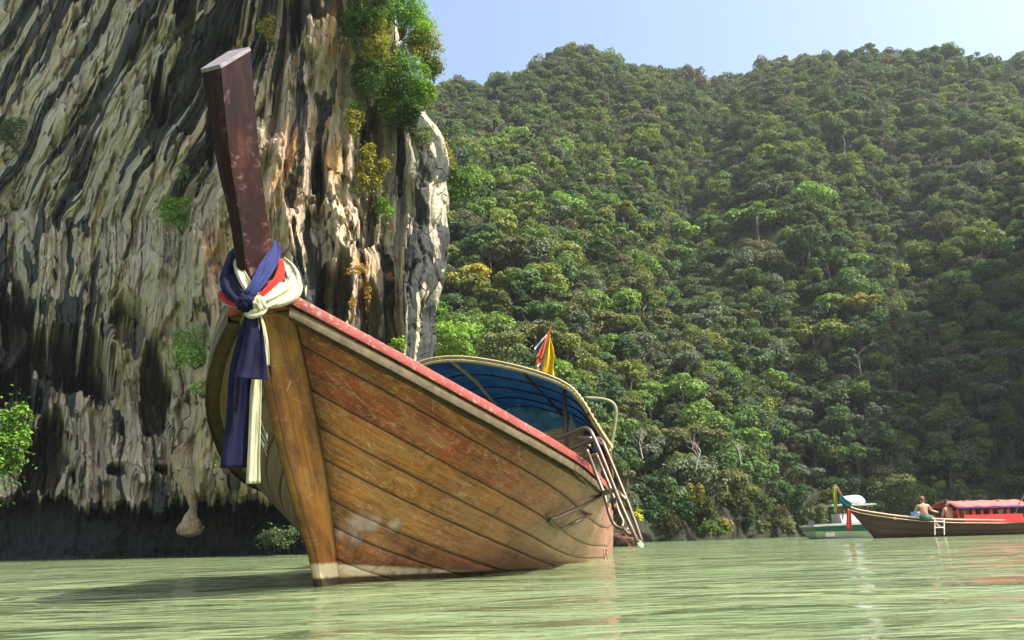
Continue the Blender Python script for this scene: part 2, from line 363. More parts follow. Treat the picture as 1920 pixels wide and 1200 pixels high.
def water_mat():
    t = NT('jade_water'); obj = t.n('ShaderNodeTexCoord').outputs['Object']
    n1 = t.noise(t.mapv(obj, (.22, .8, 1)), 1.0, 5, .6)
    c = t.mix(t.ramp(n1, [(.3, 0.), (.7, 1.)]), (.09, .135, .062), (.185, .225, .11))  # noise contrast also paints broad swell reflections into the colour
    # ripples, finer near the camera, wind chop farther out
    a = t.noise(t.mapv(obj, (2.2, 6.5, 1), rot=(0, 0, .12)), 1.0, 4, .55, .6)
    b = t.noise(t.mapv(obj, (8, 17, 1), rot=(0, 0, -.2)), 1.0, 3, .55, .4)
    d = t.noise(t.mapv(obj, (.5, 1.5, 1)), 1.0, 4, .6)
    far = t.math('MULTIPLY', t.noise(t.mapv(obj, (1.1, 2.6, 1)), 1.0, 4, .6), 1.0)
    n = t.bump(a, 1., .055); n = t.bump(b, 1., .012, n); n = t.bump(d, 1., .28, n)
    t.b.inputs['IOR'].default_value = 1.33
    return t.done(c, .045, n, .5)

# ------------------------------------------------------------------ water and ground
def build_water():
    a = np.linspace(-1, 1, 470); x = np.sinh(a*6.2)/np.sinh(6.2)*900
    b = np.linspace(-1, 1, 560); y = 3.2+np.sinh(b*6.6)/np.sinh(6.6)*900
    X, Y = np.meshgrid(x, y); D = np.hypot(X, Y-2)
    dy = np.gradient(Y, axis=0); dx = np.gradient(X, axis=1)
    Z = np.zeros_like(X)
    for k in range(26):
        lam = .22*1.22**k*.6; th = math.pi/2+rng.normal(0, .5); kx, ky = math.cos(th), math.sin(th)
        fade = np.clip(lam/(4*np.maximum(dx*abs(kx), dy))-.3, 0, 1)*1.
        Z += .0021*min(lam, 1.6)**.7*np.sin(2*math.pi*(X*kx+Y*ky)/lam+rng.rand()*7+1.5*fbm(X/lam/3, Y/lam/3, 2, k))*fade
    o = mesh('sea_water', np.stack([X, Y, Z], -1).reshape(-1, 3), grid_faces(560, 470), water_mat(), smooth=True)
    tag(o, 'milky jade green bay water with fine ripples', kind='structure')
    g = NT('seabed_silt'); oc = g.n('ShaderNodeTexCoord').outputs['Object']
    gm = g.done(g.mix(g.noise(oc, .3), (.1, .1, .05), (.2, .18, .1)), .9)
    s = mesh('seabed', [(-900, -900, -3), (900, -900, -3), (900, 900, -3), (-900, 900, -3)], np.array([[0, 1, 2, 3]]), gm)
    tag(s, 'pale silty seabed under the bay', kind='structure')
build_water()

hz = NT('thin_air_haze'); hz.t.nodes.remove(hz.b); pv = hz.n('ShaderNodeVolumePrincipled'); pv.inputs['Density'].default_value = HAZE
pv.inputs['Color'].default_value = (.86, .92, 1, 1); pv.inputs['Anisotropy'].default_value = .2; hz.l(pv.outputs[0], hz.out.inputs['Volume'])
hm = MB(); hm.box((0, 0, 71), (1860, 1860, 150)); tag(hm.build('haze', hz.m), 'thin bluish air haze over the bay', kind='stuff')

# ------------------------------------------------------------------ leaves
def leaf_quads(P, N, size, flat=.5, asp=.55, seed=0):
    r = np.random.RandomState(seed); n = len(P)
    nn = N+r.normal(0, flat, (n, 3)); nn /= np.linalg.norm(nn, axis=1)[:, None]+1e-9
    a = r.normal(0, 1, (n, 3)); a -= nn*(a*nn).sum(1)[:, None]; a /= np.linalg.norm(a, axis=1)[:, None]+1e-9
    b = np.cross(nn, a); s = (size*(.6+.8*r.rand(n)))[:, None]
    V = np.stack([P-a*s*.5, P+b*s*asp*.5+nn*s*.08, P+a*s*.5, P-b*s*asp*.5+nn*s*.08], 1).reshape(-1, 3)
    F = np.arange(n*4).reshape(n, 4); return V, F

def lobes_crown(kind, seed, nleaf, size):
    """unit crown (radius about 1, its bottom near z=0): lobes of leaves round an uneven ellipsoid"""
    r = np.random.RandomState(seed); L = []
    if kind == 'round':
        for k in range(13):
            th = r.rand()*6.28; e = math.asin(r.uniform(-.15, 1)); q = r.uniform(.45, .68)
            L.append((np.array([q*math.cos(th)*math.cos(e), q*math.sin(th)*math.cos(e), .75+q*.85*math.sin(e)]), r.uniform(.26, .42)))
    elif kind == 'flat':
        for k in range(13):
            th = r.rand()*6.28; q = r.uniform(.15, .85)
            L.append((np.array([q*math.cos(th), q*math.sin(th), .75+.22*(1-q)+r.uniform(-.14, .1)]), r.uniform(.2, .34)))
    elif kind == 'tall':
        for k in range(14):
            th = r.rand()*6.28; z = r.uniform(.2, 1.75); q = .42*math.sin(min(1., (2-z)/1.3)*1.57)*r.uniform(.6, 1.2)
            L.append((np.array([q*math.cos(th), q*math.sin(th), z]), r.uniform(.22, .38)))
    else:                                   # loose: separated clumps
        for k in range(16):
            th = r.rand()*6.28; e = math.asin(r.uniform(-.3, 1)); q = r.uniform(.5, .95)
            L.append((np.array([q*math.cos(th)*math.cos(e), q*math.sin(th)*math.cos(e), .8+q*.8*math.sin(e)]), r.uniform(.14, .28)))
    w = np.array([l[1]**2 for l in L]); cnt = (nleaf*w/w.sum()).astype(int); P = []; N = []
    for (c, q), n in zip(L, cnt):
        d = r.normal(0, 1, (n, 3)); d[:, 2] = np.abs(d[:, 2])*np.where(r.rand(n) < .8, 1, -1); d /= np.linalg.norm(d, axis=1)[:, None]
        rr = q*(1-.35*r.rand(n)**2)*(1+.25*np.sin(d[:, :1]*5+q*40)[:, 0]*.6)
        p = c+d*rr[:, None]*np.array([1, 1, .62 if kind == 'flat' else .85]); P.append(p); N.append(d+np.array([0, 0, .5]))
    P = np.concatenate(P); N = np.concatenate(N)
    return leaf_quads(P, N, size, .55, .6, seed)

def trunk_mesh(seed, h=1.0, r0=.06):
    r = random.Random(seed); m = MB(); base = [(0, 0, -.6)]; x = y = 0
    for k in range(1, 5):
        x += r.uniform(-.07, .07); y += r.uniform(-.07, .07); base.append((x, y, k/4*h))
    m.tube(base, [r0*1.2, r0, r0*.85, r0*.7, r0*.5], 7)
    for k in range(4):
        th = r.uniform(0, 6.28); s = base[2+k % 3]
        m.tube([s, (s[0]+.22*math.cos(th), s[1]+.22*math.sin(th), s[2]+.2), (s[0]+.5*math.cos(th), s[1]+.5*math.sin(th), s[2]+.4)], [r0*.5, r0*.35, r0*.15], 5)
    return m

BARK = plain('grey_bark', (.09, .08, .06), .85, .4, 9, .6)
LEAF = foliage('leaves')
FOREST_COLS = [(c[0]*1.5, c[1]*1.32, c[2]*1.3) for c in [(.05, .088, .03), (.066, .094, .045), (.075, .12, .028), (.046, .078, .034), (.1, .15, .032), (.072, .088, .056), (.055, .095, .032),
               (.085, .12, .05), (.058, .08, .04), (.12, .165, .04), (.062, .1, .036), (.09, .1, .06)]]
FOREST = foliage('forest_leaves', FOREST_COLS)
KINDS = ['round', 'flat', 'tall', 'loose', 'round', 'flat', 'round', 'loose', 'round', 'tall']
CROWN_V, TRUNK_V = [], []
for i, k in enumerate(KINDS):
    V, F = lobes_crown(k, 100+i, 2600, .105)
    o = mesh('crown_source', V, F, LEAF); CROWN_V.append((k, o.data)); COL.objects.unlink(o)
for i in range(4):
    o = trunk_mesh(50+i).build('trunk_source', BARK); TRUNK_V.append(o.data); COL.objects.unlink(o)

# ------------------------------------------------------------------ the forested hill
RID = np.array([(500, 170), (700, 190), (790, 190), (850, 178), (900, 180), (950, 165), (1010, 140), (1060, 116), (1100, 112), (1140, 114), (1180, 138), (1260, 150),
                (1330, 156), (1400, 152), (1440, 142), (1470, 128), (1560, 128), (1620, 112), (1700, 108), (1780, 104), (1820, 118), (1920, 122), (2100, 150), (2500, 260)], float)
SHO = np.array([(500, 46), (780, 46), (1209, 49), (1330, 55), (1513, 70), (1700, 74), (1920, 76), (2100, 72), (2500, 60)], float)
def hill_point(px, tau):
    """px: column as seen in the photograph, tau: 0 at the water, 1 on the ridge"""
    px = np.asarray(px, float); tau = np.asarray(tau, float)
    ys = np.interp(px, SHO[:, 0], SHO[:, 1]); yr = np.interp(px, RID[:, 0], RID[:, 1])+14+9*fbm(px/38, 0*px+3, 3, 66)
    d0 = ray(px, 1015+0*px-(px-960)*SLOPE); az = d0[..., 0]/d0[..., 1]
    # wall of rock at the water, then a slope with gullies and ribs
    top = at(px, yr, 158+14*np.sin(px/170)); Zr = top[..., 2]; Yr = top[..., 1]
    wall = .036+.012*sst(1300, 1650, px)
    tz = np.where(tau < .12, tau/.12*wall, wall+(tau-.12)/.88*(1-wall))
    prof = np.where(tau < .12, tau/.12*.02, .02+.98*((tau-.12)/.88)**1.12)
    Z = -1.5+(Zr+1.5)*tz
    Y = ys+(Yr-ys)*prof
    env = np.sin(np.clip(tau, 0, 1)*math.pi)**.7
    ridge = fbm(px/190., tau*2.2, 4, 5); Y = Y-ridge*13*env
    gx = px+60*fbm(px/300., tau*2, 2, 91)
    Y = Y+(4+4*sst(1500, 1750, px))*np.exp(-((gx-1720)/70)**2)*env+8*np.exp(-((gx-1290-220*(tau-.5))/50)**2)*env
    Xb = az*Y+0*Y
    # keep each column on its own sight direction at the top
    azt = top[..., 0]/top[..., 1]; Xb = (az+(azt-az)*tz)*Y
    return np.stack([Xb, Y, Z], -1)
PX, TA = np.meshgrid(np.linspace(520, 2500, 420), np.concatenate([np.linspace(0, .12, 34), np.linspace(.125, 1, 150)]))
HP = hill_point(PX, TA)
wallm = (TA < .13)
HP[..., 1] += np.where(wallm, 1.6*fbm(PX/26, TA*16, 5, 33)-.8, .5*fbm(PX/9, TA*60, 2, 34))
back = [HP[-1:]+np.array([dx, dy, dz]) for dx, dy, dz in ((0, 14, -4), (0, 60, -40), (0, 140, -110))]
HP = np.concatenate([HP]+back, 0)
t = NT('hill_ground'); oc = t.n('ShaderNodeTexCoord').outputs['Object']
nz = t.noise(oc, .35, 7, .65); st_ = t.noise(t.mapv(oc, (1.2, 1.2, .16)), 1.0, 8, .7, .4); wl_ = t.attr('rock')
soil = t.mix(t.ramp(nz, [(.35, 0.), (.7, 1.)]), (.012, .02, .007), (.035, .045, .014))
rock = t.mix(t.ramp(st_, [(.38, 0.), (.7, 1.)]), (.01, .012, .01), (.085, .075, .055))
rock = t.mix(t.ramp(nz, [(.40, 0.), (.55, .9)]), rock, (.03, .04, .018))
HILL_M = t.done(t.mix(wl_, soil, rock), .9, t.bump(st_, .8, .5), .2)
rockw = np.concatenate([(sst(.15, .10, TA)), np.zeros((3, TA.shape[1]))], 0)
hill = mesh('hillside', HP.reshape(-1, 3), grid_faces(*HP.shape[:2]), HILL_M, smooth=True, attrs={'rock': rockw.ravel()})
tag(hill, 'steep forested hillside rising behind the bay', kind='structure')

# scatter trees over the hill by ground area
def scatter():
    N = 70000; px = rng.uniform(640, 2080, N); ta = .07+.93*rng.uniform(0, 1.0, N)**1.05
    P = hill_point(px, ta); e = hill_point(px+1, ta)-P; f = hill_point(px, np.minimum(ta+.004, 1.004))-P
    area = np.linalg.norm(np.cross(e, f), axis=1); keep = rng.rand(N) < np.clip(area/np.percentile(area, 80), .1, 1)
    P, px, ta = P[keep], px[keep], ta[keep]; R = (.8+1.15*rng.uniform(0, 1, len(P))**1.3)*np.where(rng.rand(len(P)) < .12, 1.4, 1)*np.interp(P[:, 1], [50, 110, 170], [.82, 1.0, 1.25])
    cell = {}; out = []
    for i in np.argsort(-R):
        p = P[i]; k = (int(p[0]//3.6), int(p[1]//3.6), int(p[2]//3.6)); ok = True
        for a in (-1, 0, 1):
            for b in (-1, 0, 1):
                for c in (-1, 0, 1):
                    for j in cell.get((k[0]+a, k[1]+b, k[2]+c), ()):
                        if ((P[j]-p)**2).sum() < (.50*(R[i]+R[j]))**2: ok = False; break
                    if not ok: break
                if not ok: break
            if not ok: break
        if ok: cell.setdefault(k, []).append(i); out.append(i)
    out = np.array(out); return P[out], px[out], ta[out], R[out]
TP, TPX, TTA, TR = scatter()
qx, qy = proj(TP+np.array([0, 0, 1])*TR[:, None])
inview = (qx > 800) & (qx < 1940) & (qy > 40)
# single trees the photograph picks out
def hill_at(px, py):                       # ground point of the hill under a pixel (bisection over tau)
    ta = np.linspace(0.02, 1, 500); P = hill_point(np.full(500, float(px)), ta); x, y = proj(P)
    ok = np.abs(y-py); k = np.argmin(ok); p = P[k]; return p
SPECIAL = [(893, 512, 95, 'flat', 'yellow', 'broad yellow-leaved tree low on the slope just right of the cliff edge'),
           (925, 550, 70, 'flat', 'yellow green', 'yellow-green tree directly below the broad yellow-leaved tree'),
           (1060, 540, 48, 'round', 'bright lime', 'small bright lime tree above the flags on the boat canopy'),
           (1370, 275, 62, 'flat', 'bright lime', 'brightest lime green tree high in the middle of the hillside'),
           (1440, 405, 110, 'flat', 'fresh green', 'large fresh green spreading tree in the middle of the hillside'),
           (1550, 365, 85, 'round', 'fresh green', 'pale fresh green tree right of the large spreading tree'),
           (1655, 290, 52, 'round', 'fresh green', 'small fresh green rounded tree high on the slope right of centre'),
           (1535, 460, 95, 'loose', 'dark green', 'big dark layered tree below the pale fresh green tree'),
           (1270, 425, 110, 'flat', 'fresh green', 'wide flat-topped green tree left of the large spreading tree'),
           (1265, 468, 90, 'flat', 'mid green', 'flat umbrella-shaped tree directly below the wide flat-topped one'),
           (1860, 445, 95, 'round', 'yellow green', 'golden green dense tree at the right edge halfway up'),
           (1750, 475, 80, 'round', 'yellow green', 'golden green tree left of the one at the right edge'),
           (1545, 625, 120, 'flat', 'yellow green', 'wide flat yellow-green tree on the lower slope right of centre'),
           (1160, 880, 60, 'flat', 'olive', 'flat olive tree overhanging the rocks beside the boarding ladder'),
           (1070, 700, 60, 'round', 'fresh green', 'fresh green tree just behind the yellow flag'),
           (1180, 770, 80, 'loose', 'olive', 'olive green tree just right of the canopy support pipe'),
           (1250, 233, 28, 'flat', 'bright lime', 'tiny lime umbrella-shaped tree high above the boat flags'),
           (1000, 162, 26, 'round', 'yellow green', 'small yellow-green tree near the skyline left of the first summit'),
           (1640, 575, 70, 'loose', 'yellow', 'yellowish shrubby tree on the slope above the speedboat'),
           (1380, 350, 60, 'tall', 'fresh green', 'upright pale green tree left of the large spreading tree'),
           (1310, 122, 42, 'loose', 'dark green', 'lone dark tree sticking up on the skyline saddle'),
           (1465, 108, 44, 'loose', 'brown grey', 'thin brownish tree on the skyline at the foot of the right summit'),
           (1085, 100, 55, 'round', 'brown grey', 'brownish crown on top of the left summit'),
           (1145, 100, 50, 'round', 'fresh green', 'green crown next to the brownish one on the left summit'),
           (1780, 88, 50, 'round', 'mid green', 'round tree on the very top of the right summit'),
           (1840, 730, 80, 'flat', 'grey green', 'flat grey-green tree low on the dark slope above the red roof'),
           (1730, 810, 55, 'round', 'grey green', 'pale grey-green rounded tree in the dark gully above the red boat')]

keep_ = np.ones(len(TP), bool)
for px, py, w, kind, cn, lab in SPECIAL:
    g = hill_at(px, py+w*.45); keep_ &= ~((np.hypot((qx-px), (qy-py-.1*w)) < .3*w) & (TP[:, 1] < g[1]+1) & (TP[:, 1] > g[1]-7))
TP, TPX, TTA, TR, qx, qy, inview = TP[keep_], TPX[keep_], TTA[keep_], TR[keep_], qx[keep_], qy[keep_], inview[keep_]
print('trees', len(TP), 'in view', inview.sum())

COLS = {'dark green': (.042, .072, .03), 'grey green': (.075, .09, .058), 'mid green': (.06, .105, .032), 'fresh green': (.1, .16, .035),
        'olive': (.085, .092, .035), 'yellow green': (.12, .14, .035), 'bright lime': (.17, .27, .045), 'yellow': (.24, .2, .04), 'brown grey': (.1, .085, .06)}
SHAPES = {'round': 'round-crowned', 'flat': 'flat-topped', 'tall': 'tall narrow', 'loose': 'loose clumpy'}
def tree(name, pos, R, kind, colname, label, group, vi=None, rot=None, sz=1.0, hscale=1.0, color=None):
    idx = [i for i, (k, _) in enumerate(CROWN_V) if k == kind]; i = idx[(vi if vi is not None else rng.randint(99)) % len(idx)]
    r = empty(name, (pos[0], pos[1], pos[2]-.3), rng.uniform(0, 6.28) if rot is None else rot, label, 'tree', group)
    tr = bpy.data.objects.new('trunk', TRUNK_V[rng.randint(4)]); COL.objects.link(tr); tr.parent = r; tr.scale = (R, R, R*1.1*hscale)
    c = bpy.data.objects.new('crown', CROWN_V[i][1]); COL.objects.link(c); c.parent = r
    c.scale = (R, R, R*sz); c.location = (0, 0, R*.12*hscale)
    cc = color or COLS[colname]; j = rng.uniform(.85, 1.2)*1.5; c.color = (cc[0]*j, cc[1]*j, cc[2]*j, 1)
    return r
size_px = TR/np.maximum(TP[:, 1], 1)
cand = np.where(inview & (qx > 830))[0]
cand = cand[np.argsort(-size_px[cand])][:270]; indiv = set(cand.tolist())
def zone(x, y):
    h = 'near the shore rocks' if y > 800 else ('on the lower slope' if y > 640 else ('halfway up' if y > 420 else 'high on the slope'))
    v = ('beside the cliff' if x < 960 else 'above the blue canopy' if x < 1160 else 'right of the big boat' if x < 1360 else
         'in the middle' if x < 1540 else 'above the speedboat' if x < 1700 else 'above the red-roofed boat' if x < 1820 else 'at the right edge')
    return h+' '+v
names = list(COLS)[:6]
plan = []
for i in sorted(indiv):
    lowright = sst(1250, 1650, qx[i])*sst(480, 800, qy[i]); leftish = sst(1300, 900, qx[i])  # darker tree colours towards the low right stand in for shade
    p = np.array([.3+.5*lowright, .16+.2*lowright, .26, .16*(1-.8*lowright)+.12*leftish, .12, .07*(1-lowright)+.08*leftish]); p /= p.sum()
    cn = names[rng.choice(6, p=p)]; kind = ['round', 'flat', 'tall', 'loose'][rng.choice(4, p=[.42, .2, .14, .24])]
    z = zone(qx[i], qy[i]); lab = f'{SHAPES[kind]} {cn} tree {z}'
    plan.append((i, kind, cn, lab))
for lab in sorted(set(q[3] for q in plan)):
    mem = sorted([q for q in plan if q[3] == lab], key=lambda q: qx[q[0]]); n_ = len(mem)
    for j, (i, kind, cn, _) in enumerate(mem):
        pre = '' if n_ == 1 else ('left', 'right')[j]+' of two, ' if n_ == 2 else ('left', 'middle', 'right')[j]+' of three, ' if n_ == 3 else \
            ('leftmost' if j == 0 else 'rightmost' if j == n_-1 else ['second', 'third', 'fourth', 'fifth', 'sixth', 'seventh', 'eighth'][min(j-1, 6)]+' of row')+', '
        lb2 = pre+lab
        if len(lb2.split()) > 14: lb2 = lb2.replace('on the lower slope', 'low down').replace('-crowned', '').replace('in the middle', 'midway').replace(' of row', '')
        if len(lb2.split()) > 16: lb2 = lb2.replace('loose clumpy', 'clumpy').replace('tall narrow', 'narrow').replace('right of the big boat', 'beyond the ladder')
        if len(lb2.split()) > 16: print('LONG', lb2)
        tree('hillside_tree', TP[i], TR[i]*1.12, kind, cn, lb2, 'trees on the forested hillside')

for px, py, w, kind, cn, lab in SPECIAL:
    p = hill_at(px, py+w*.45); R = w/2*p[1]/FPX*1.12
    p = p+np.array([0, -1.2, -.5]); tree('picked_out_tree', p, R, kind, cn, lab, None, hscale=1.0, sz=1.0)

# rock tower added out of view on the right to shade the low right hillside
th_, tz_ = np.meshgrid(np.linspace(0, 2*math.pi, 90), np.linspace(0, 1, 50)); tw = 1+.12*fbm(th_*2.2, tz_*3, 4, 55); tw[:, -1] = tw[:, 0]
prof_ = np.where(tz_ < .8, 1-.12*tz_, .904*np.sqrt(np.clip(1-((tz_-.8)/.2)**2, 0, 1)))
KT = np.stack([86+26*prof_*tw*np.cos(th_), 58+30*prof_*tw*np.sin(th_), -2+(56+16*np.sin(th_))*tz_], -1)
kt = mesh('shade_tower', KT.reshape(-1, 3), grid_faces(50, 90), HILL_M, smooth=True, attrs={'rock': (1-tz_).ravel()*.8}); tag(kt, 'unseen rock tower added to shade the low right hillside', kind='structure')
sel = rng.randint(0, KT[8:49].reshape(-1, 3).shape[0], 700); KP_ = KT[8:49].reshape(-1, 3)[sel]  # tree points covering the added tower

# the rest of the wood: one object, instances of whole trees
src = bpy.data.collections.new('forest_sources')
for i, (k, me) in enumerate(CROWN_V):
    a = np.zeros(len(me.vertices)*3); me.vertices.foreach_get('co', a); V = a.reshape(-1, 3)+np.array([0, 0, .06]); F = np.arange(len(V)).reshape(-1, 4)
    tm = TRUNK_V[i % 4]; b = np.zeros(len(tm.vertices)*3); tm.vertices.foreach_get('co', b); b = b.reshape(-1, 3)
    FF = [tuple(int(q) for q in f) for f in F]+[tuple(v+len(V) for v in p.vertices) for p in tm.polygons]
    o = mesh('forest_tree_source', np.concatenate([V, b]), FF, [FOREST, BARK], midx=[0]*len(F)+[1]*len(tm.polygons))
    COL.objects.unlink(o); src.objects.link(o)
rest = np.array([i for i in range(len(TP)) if i not in indiv])
RP = np.concatenate([TP[rest]-np.array([0, 0, .3]), KP_]); RS = np.concatenate([TR[rest]*1.12, rng.uniform(1.6, 2.8, len(KP_))])
wood = mesh('forest', RP, [], None); me = wood.data
for nme, val in (('ts', RS), ('tr', rng.uniform(0, 6.28, len(RS))), ('tz', rng.uniform(.85, 1.25, len(RS)))):
    a_ = me.attributes.new(nme, 'FLOAT', 'POINT'); a_.data.foreach_set('value', val.astype(np.float32))
me.materials.append(FOREST)
ng = bpy.data.node_groups.new('forest_trees', 'GeometryNodeTree')
ng.interface.new_socket('Geometry', in_out='INPUT', socket_type='NodeSocketGeometry'); ng.interface.new_socket('Geometry', in_out='OUTPUT', socket_type='NodeSocketGeometry')
gi = ng.nodes.new('NodeGroupInput'); go = ng.nodes.new('NodeGroupOutput'); ip = ng.nodes.new('GeometryNodeInstanceOnPoints')
ci = ng.nodes.new('GeometryNodeCollectionInfo'); ci.inputs[0].default_value = src; ci.inputs[1].default_value = True; ci.inputs[2].default_value = True
def gattr(n):
    a = ng.nodes.new('GeometryNodeInputNamedAttribute'); a.data_type = 'FLOAT'; a.inputs[0].default_value = n; return a.outputs[0]
cx = ng.nodes.new('ShaderNodeCombineXYZ'); ng.links.new(gattr('tr'), cx.inputs[2])
cs = ng.nodes.new('ShaderNodeCombineXYZ'); mm = ng.nodes.new('ShaderNodeMath'); mm.operation = 'MULTIPLY'
s_ = gattr('ts'); ng.links.new(s_, cs.inputs[0]); ng.links.new(s_, cs.inputs[1]); ng.links.new(s_, mm.inputs[0]); ng.links.new(gattr('tz'), mm.inputs[1]); ng.links.new(mm.outputs[0], cs.inputs[2])
ng.links.new(gi.outputs[0], ip.inputs['Points']); ng.links.new(ci.outputs[0], ip.inputs['Instance']); ip.inputs['Pick Instance'].default_value = True
ng.links.new(cx.outputs[0], ip.inputs['Rotation']); ng.links.new(cs.outputs[0], ip.inputs['Scale']); ng.links.new(ip.outputs[0], go.inputs[0])
md = wood.modifiers.new('trees', 'NODES'); md.node_group = ng
tag(wood, 'dense mixed tropical forest covering the upper hillside', kind='stuff')

# ------------------------------------------------------------------ the limestone cliff
CLP = np.array([(-700, 52), (-300, 42), (0, 35), (150, 31), (300, 28.5), (450, 26.5), (560, 25.5), (640, 26.2), (690, 28.2), (725, 28.2), (760, 27.2), (800, 27.6), (822, 28.8), (826, 31), (815, 36), (800, 46)], float)
def cliff_build():
    NU, NV = 760, 620
    base = np.array([at(px, 1015-(px-960)*SLOPE, Y)[:2] for px, Y in CLP])
    base = np.array(smooth_path(base, 8)); seg = np.r_[0, np.cumsum(np.linalg.norm(np.diff(base, axis=0), axis=1))]
    # sample finer where the photograph looks
    u = np.interp(np.linspace(0, 1, NU), [0, .1, .93, 1], [0, 22/seg[-1], 1-14/seg[-1], 1])*seg[-1]
    bx = np.interp(u, seg, base[:, 0]); by = np.interp(u, seg, base[:, 1])
    tx = np.gradient(bx, u); ty = np.gradient(by, u); L = np.hypot(tx, ty); nx, ny = ty/L, -tx/L     # outward, towards the camera
    k = np.ones(15)/15; nx = np.convolve(np.pad(nx, 7, 'edge'), k, 'valid'); ny = np.convolve(np.pad(ny, 7, 'edge'), k, 'valid')
    z = np.interp(np.linspace(0, 1, NV), [0, .85, 1], [-1.2, 23, 34])
    X = np.tile(bx, (NV, 1)); Y = np.tile(by, (NV, 1)); Z = np.tile(z[:, None], (1, NU)); UU = np.tile(u, (NV, 1))
    PXX, PYY = proj(np.stack([X, Y, Z], -1))
    w = sst(600, 380, PXX)
    flow = PXX-w*.62*np.clip(360-PYY, -60, 2000)+22*fbm(PXX/140, PYY/220, 3, 60)+8*fbm(PXX/40, PYY/90, 2, 61)
    f = flow/100.
    d = 1.3*fbm(UU/6, Z/11, 2, 1)
    f = f+.05*fbm(PXX/26, PYY/60, 3, 62)
    d += 2.2*np.minimum(np.abs(fbm(f*1.1, PYY/700, 2, 2)), .5)+1.1*np.minimum(np.abs(fbm(f*2.7, PYY/420, 2, 3)), .5)+.55*np.minimum(np.abs(fbm(f*6.5, PYY/260, 2, 13)), .5)
    d += .3*np.minimum(np.abs(fbm(f*15, PYY/150, 2, 14)), .5)
    d -= .8*sst(.07, 0, np.abs(fbm(f*1.7, PYY/420, 3, 77)))*sst(.4, .6, vnoise(PXX/90, PYY/160, 78))+.3*sst(.1, 0, np.abs(fbm(f*4.2, PYY/300, 3, 79)))*sst(.35, .6, vnoise(PXX/60, PYY/90, 80))
    rough = .75*(.3+.7*sst(.35, .65, vnoise(PXX/130, PYY/110, 6)))*(1-.8*sst(520, 400, PXX)*sst(470, 380, PYY))*(1-.75*sst(720, 760, PXX)); d += rough*(.8*np.abs(fbm(UU/1.7, Z/2.6, 4, 5, .5))+.3*np.abs(fbm(UU*1.3, Z*.7, 3, 15, .5)))
    d += .07*fbm(f*20, PYY/70, 3, 4)+.09*fbm(UU*3.4, Z*2.0, 3, 7, .5)*rough-1.1
    # ledges under which curtains hang
    led = fbm(UU/2.2, Z/2.6+.6*fbm(UU/2, Z/3, 2, 9), 4, 8); d += .5*sst(-.02, .03, led)+.35*sst(.10, .14, fbm(UU/1.1, Z/1.6, 4, 88))
    def hole(x, y, rx, ry, depth, rag=.35):
        q = np.sqrt(((PXX-x)/rx)**2+((PYY-y)/ry)**2)+rag*1.5*fbm(PXX/16, PYY/45, 3, int(x))
        return -2.3*depth*sst(1.05, .85, q)
    for h in ((125, 665, 80, 60, 2.8), (30, 620, 40, 70, 2.0), (185, 700, 45, 60, 2.6), (85, 850, 55, 75, 3), (292, 730, 30, 85, 2.2), (330, 112, 28, 32, 1.8), (298, 205, 18, 45, 1.2),
              (225, 880, 22, 12, 1.), (305, 880, 18, 10, .9), (345, 40, 25, 60, 1.5), (395, 270, 10, 45, .8), (612, 560, 20, 60, 1), (690, 250, 24, 240, .7), (690, 620, 22, 80, .7), (555, 65, 12, 45, .8),
              (640, 560, 18, 70, 1.4), (600, 330, 14, 60, .9), (240, 610, 40, 50, 1.3), (30, 740, 50, 60, 1.8)):
        d += hole(*h)
    # bulge of the second buttress and its silhouette
    sil_y = np.array([-400, 100, 200, 250, 300, 380, 430, 500, 560, 640, 720, 900, 1020]); sil_x = np.array([-190, -110, -60, -25, 0, 10, 10, 0, -20, -32, -40, -40, -38.])
    dxp = np.interp(PYY, sil_y, sil_x)*sst(735, 815, PXX)
    corner = sst(770, 812, PXX); d *= (1-.75*corner)
    d += .25*corner*fbm(PYY/60, f*1.0, 3, 44)
    # wave-cut notch along the water
    lip = 950-22*fbm(PXX/60, PXX*0, 3, 70)-14*sst(.5, .8, vnoise(PXX/16, PXX*0, 71))+12*sst(500, 650, PXX)
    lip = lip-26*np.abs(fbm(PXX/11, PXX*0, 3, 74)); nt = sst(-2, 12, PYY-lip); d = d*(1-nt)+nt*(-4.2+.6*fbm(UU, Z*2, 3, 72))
    d += .5*sst(820, 930, PYY)*(1-nt)*sst(760, 600, PXX)
    d += .8*sst(540, 600, PYY)*sst(900, 700, PYY)*0
    # upper left leans out over the water
    d += sst(560, 300, PXX)*np.clip(Z-6, 0, 30)*.10
    fr = sst(835, 770, PXX); L0 = np.hypot(X, Y); vx = -X/L0*fr+nx*(1-fr); vy = -Y/L0*fr+ny*(1-fr); L1 = np.hypot(vx, vy)
    X = X+vx/L1*d+dxp*Y/FPX; Y = Y+vy/L1*d
    # stains, and shade painted into the sea notch
    regA = sst(520, 400, PXX)*sst(470, 380, PYY)
    stA = .95*fbm(f*2.1, PYY/700, 2, 20)+.62*fbm(f*6.0, PYY/440, 2, 21)+.22*fbm(f*14, PYY/420, 2, 22)+.04*fbm(PXX/14, PYY/26, 3, 23)-.06
    stB = .75*fbm(f*2.0, PYY/560, 2, 120)+.65*fbm(f*5.2+.8*fbm(PXX/200, PYY/170, 2, 28), PYY/300, 2, 121)+.30*fbm(f*13, PYY/300, 2, 122)+.13*fbm(PXX/15, PYY/26, 3, 123)-.09
    st = stA*regA+stB*(1-regA)
    patch = sst(.45, .62, vnoise(PXX/85+7, PYY/120, 27)+.25*fbm(PXX/20, PYY/26, 3, 29)); st = st*(1-.4*patch*(1-regA))-.10*patch*(1-regA)
    bias = .10*sst(330, 120, PYY)*sst(470, 330, PXX)-.20*sst(190, 280, PXX)*sst(520, 470, PXX)*sst(330, 430, PYY)*sst(940, 850, PYY)
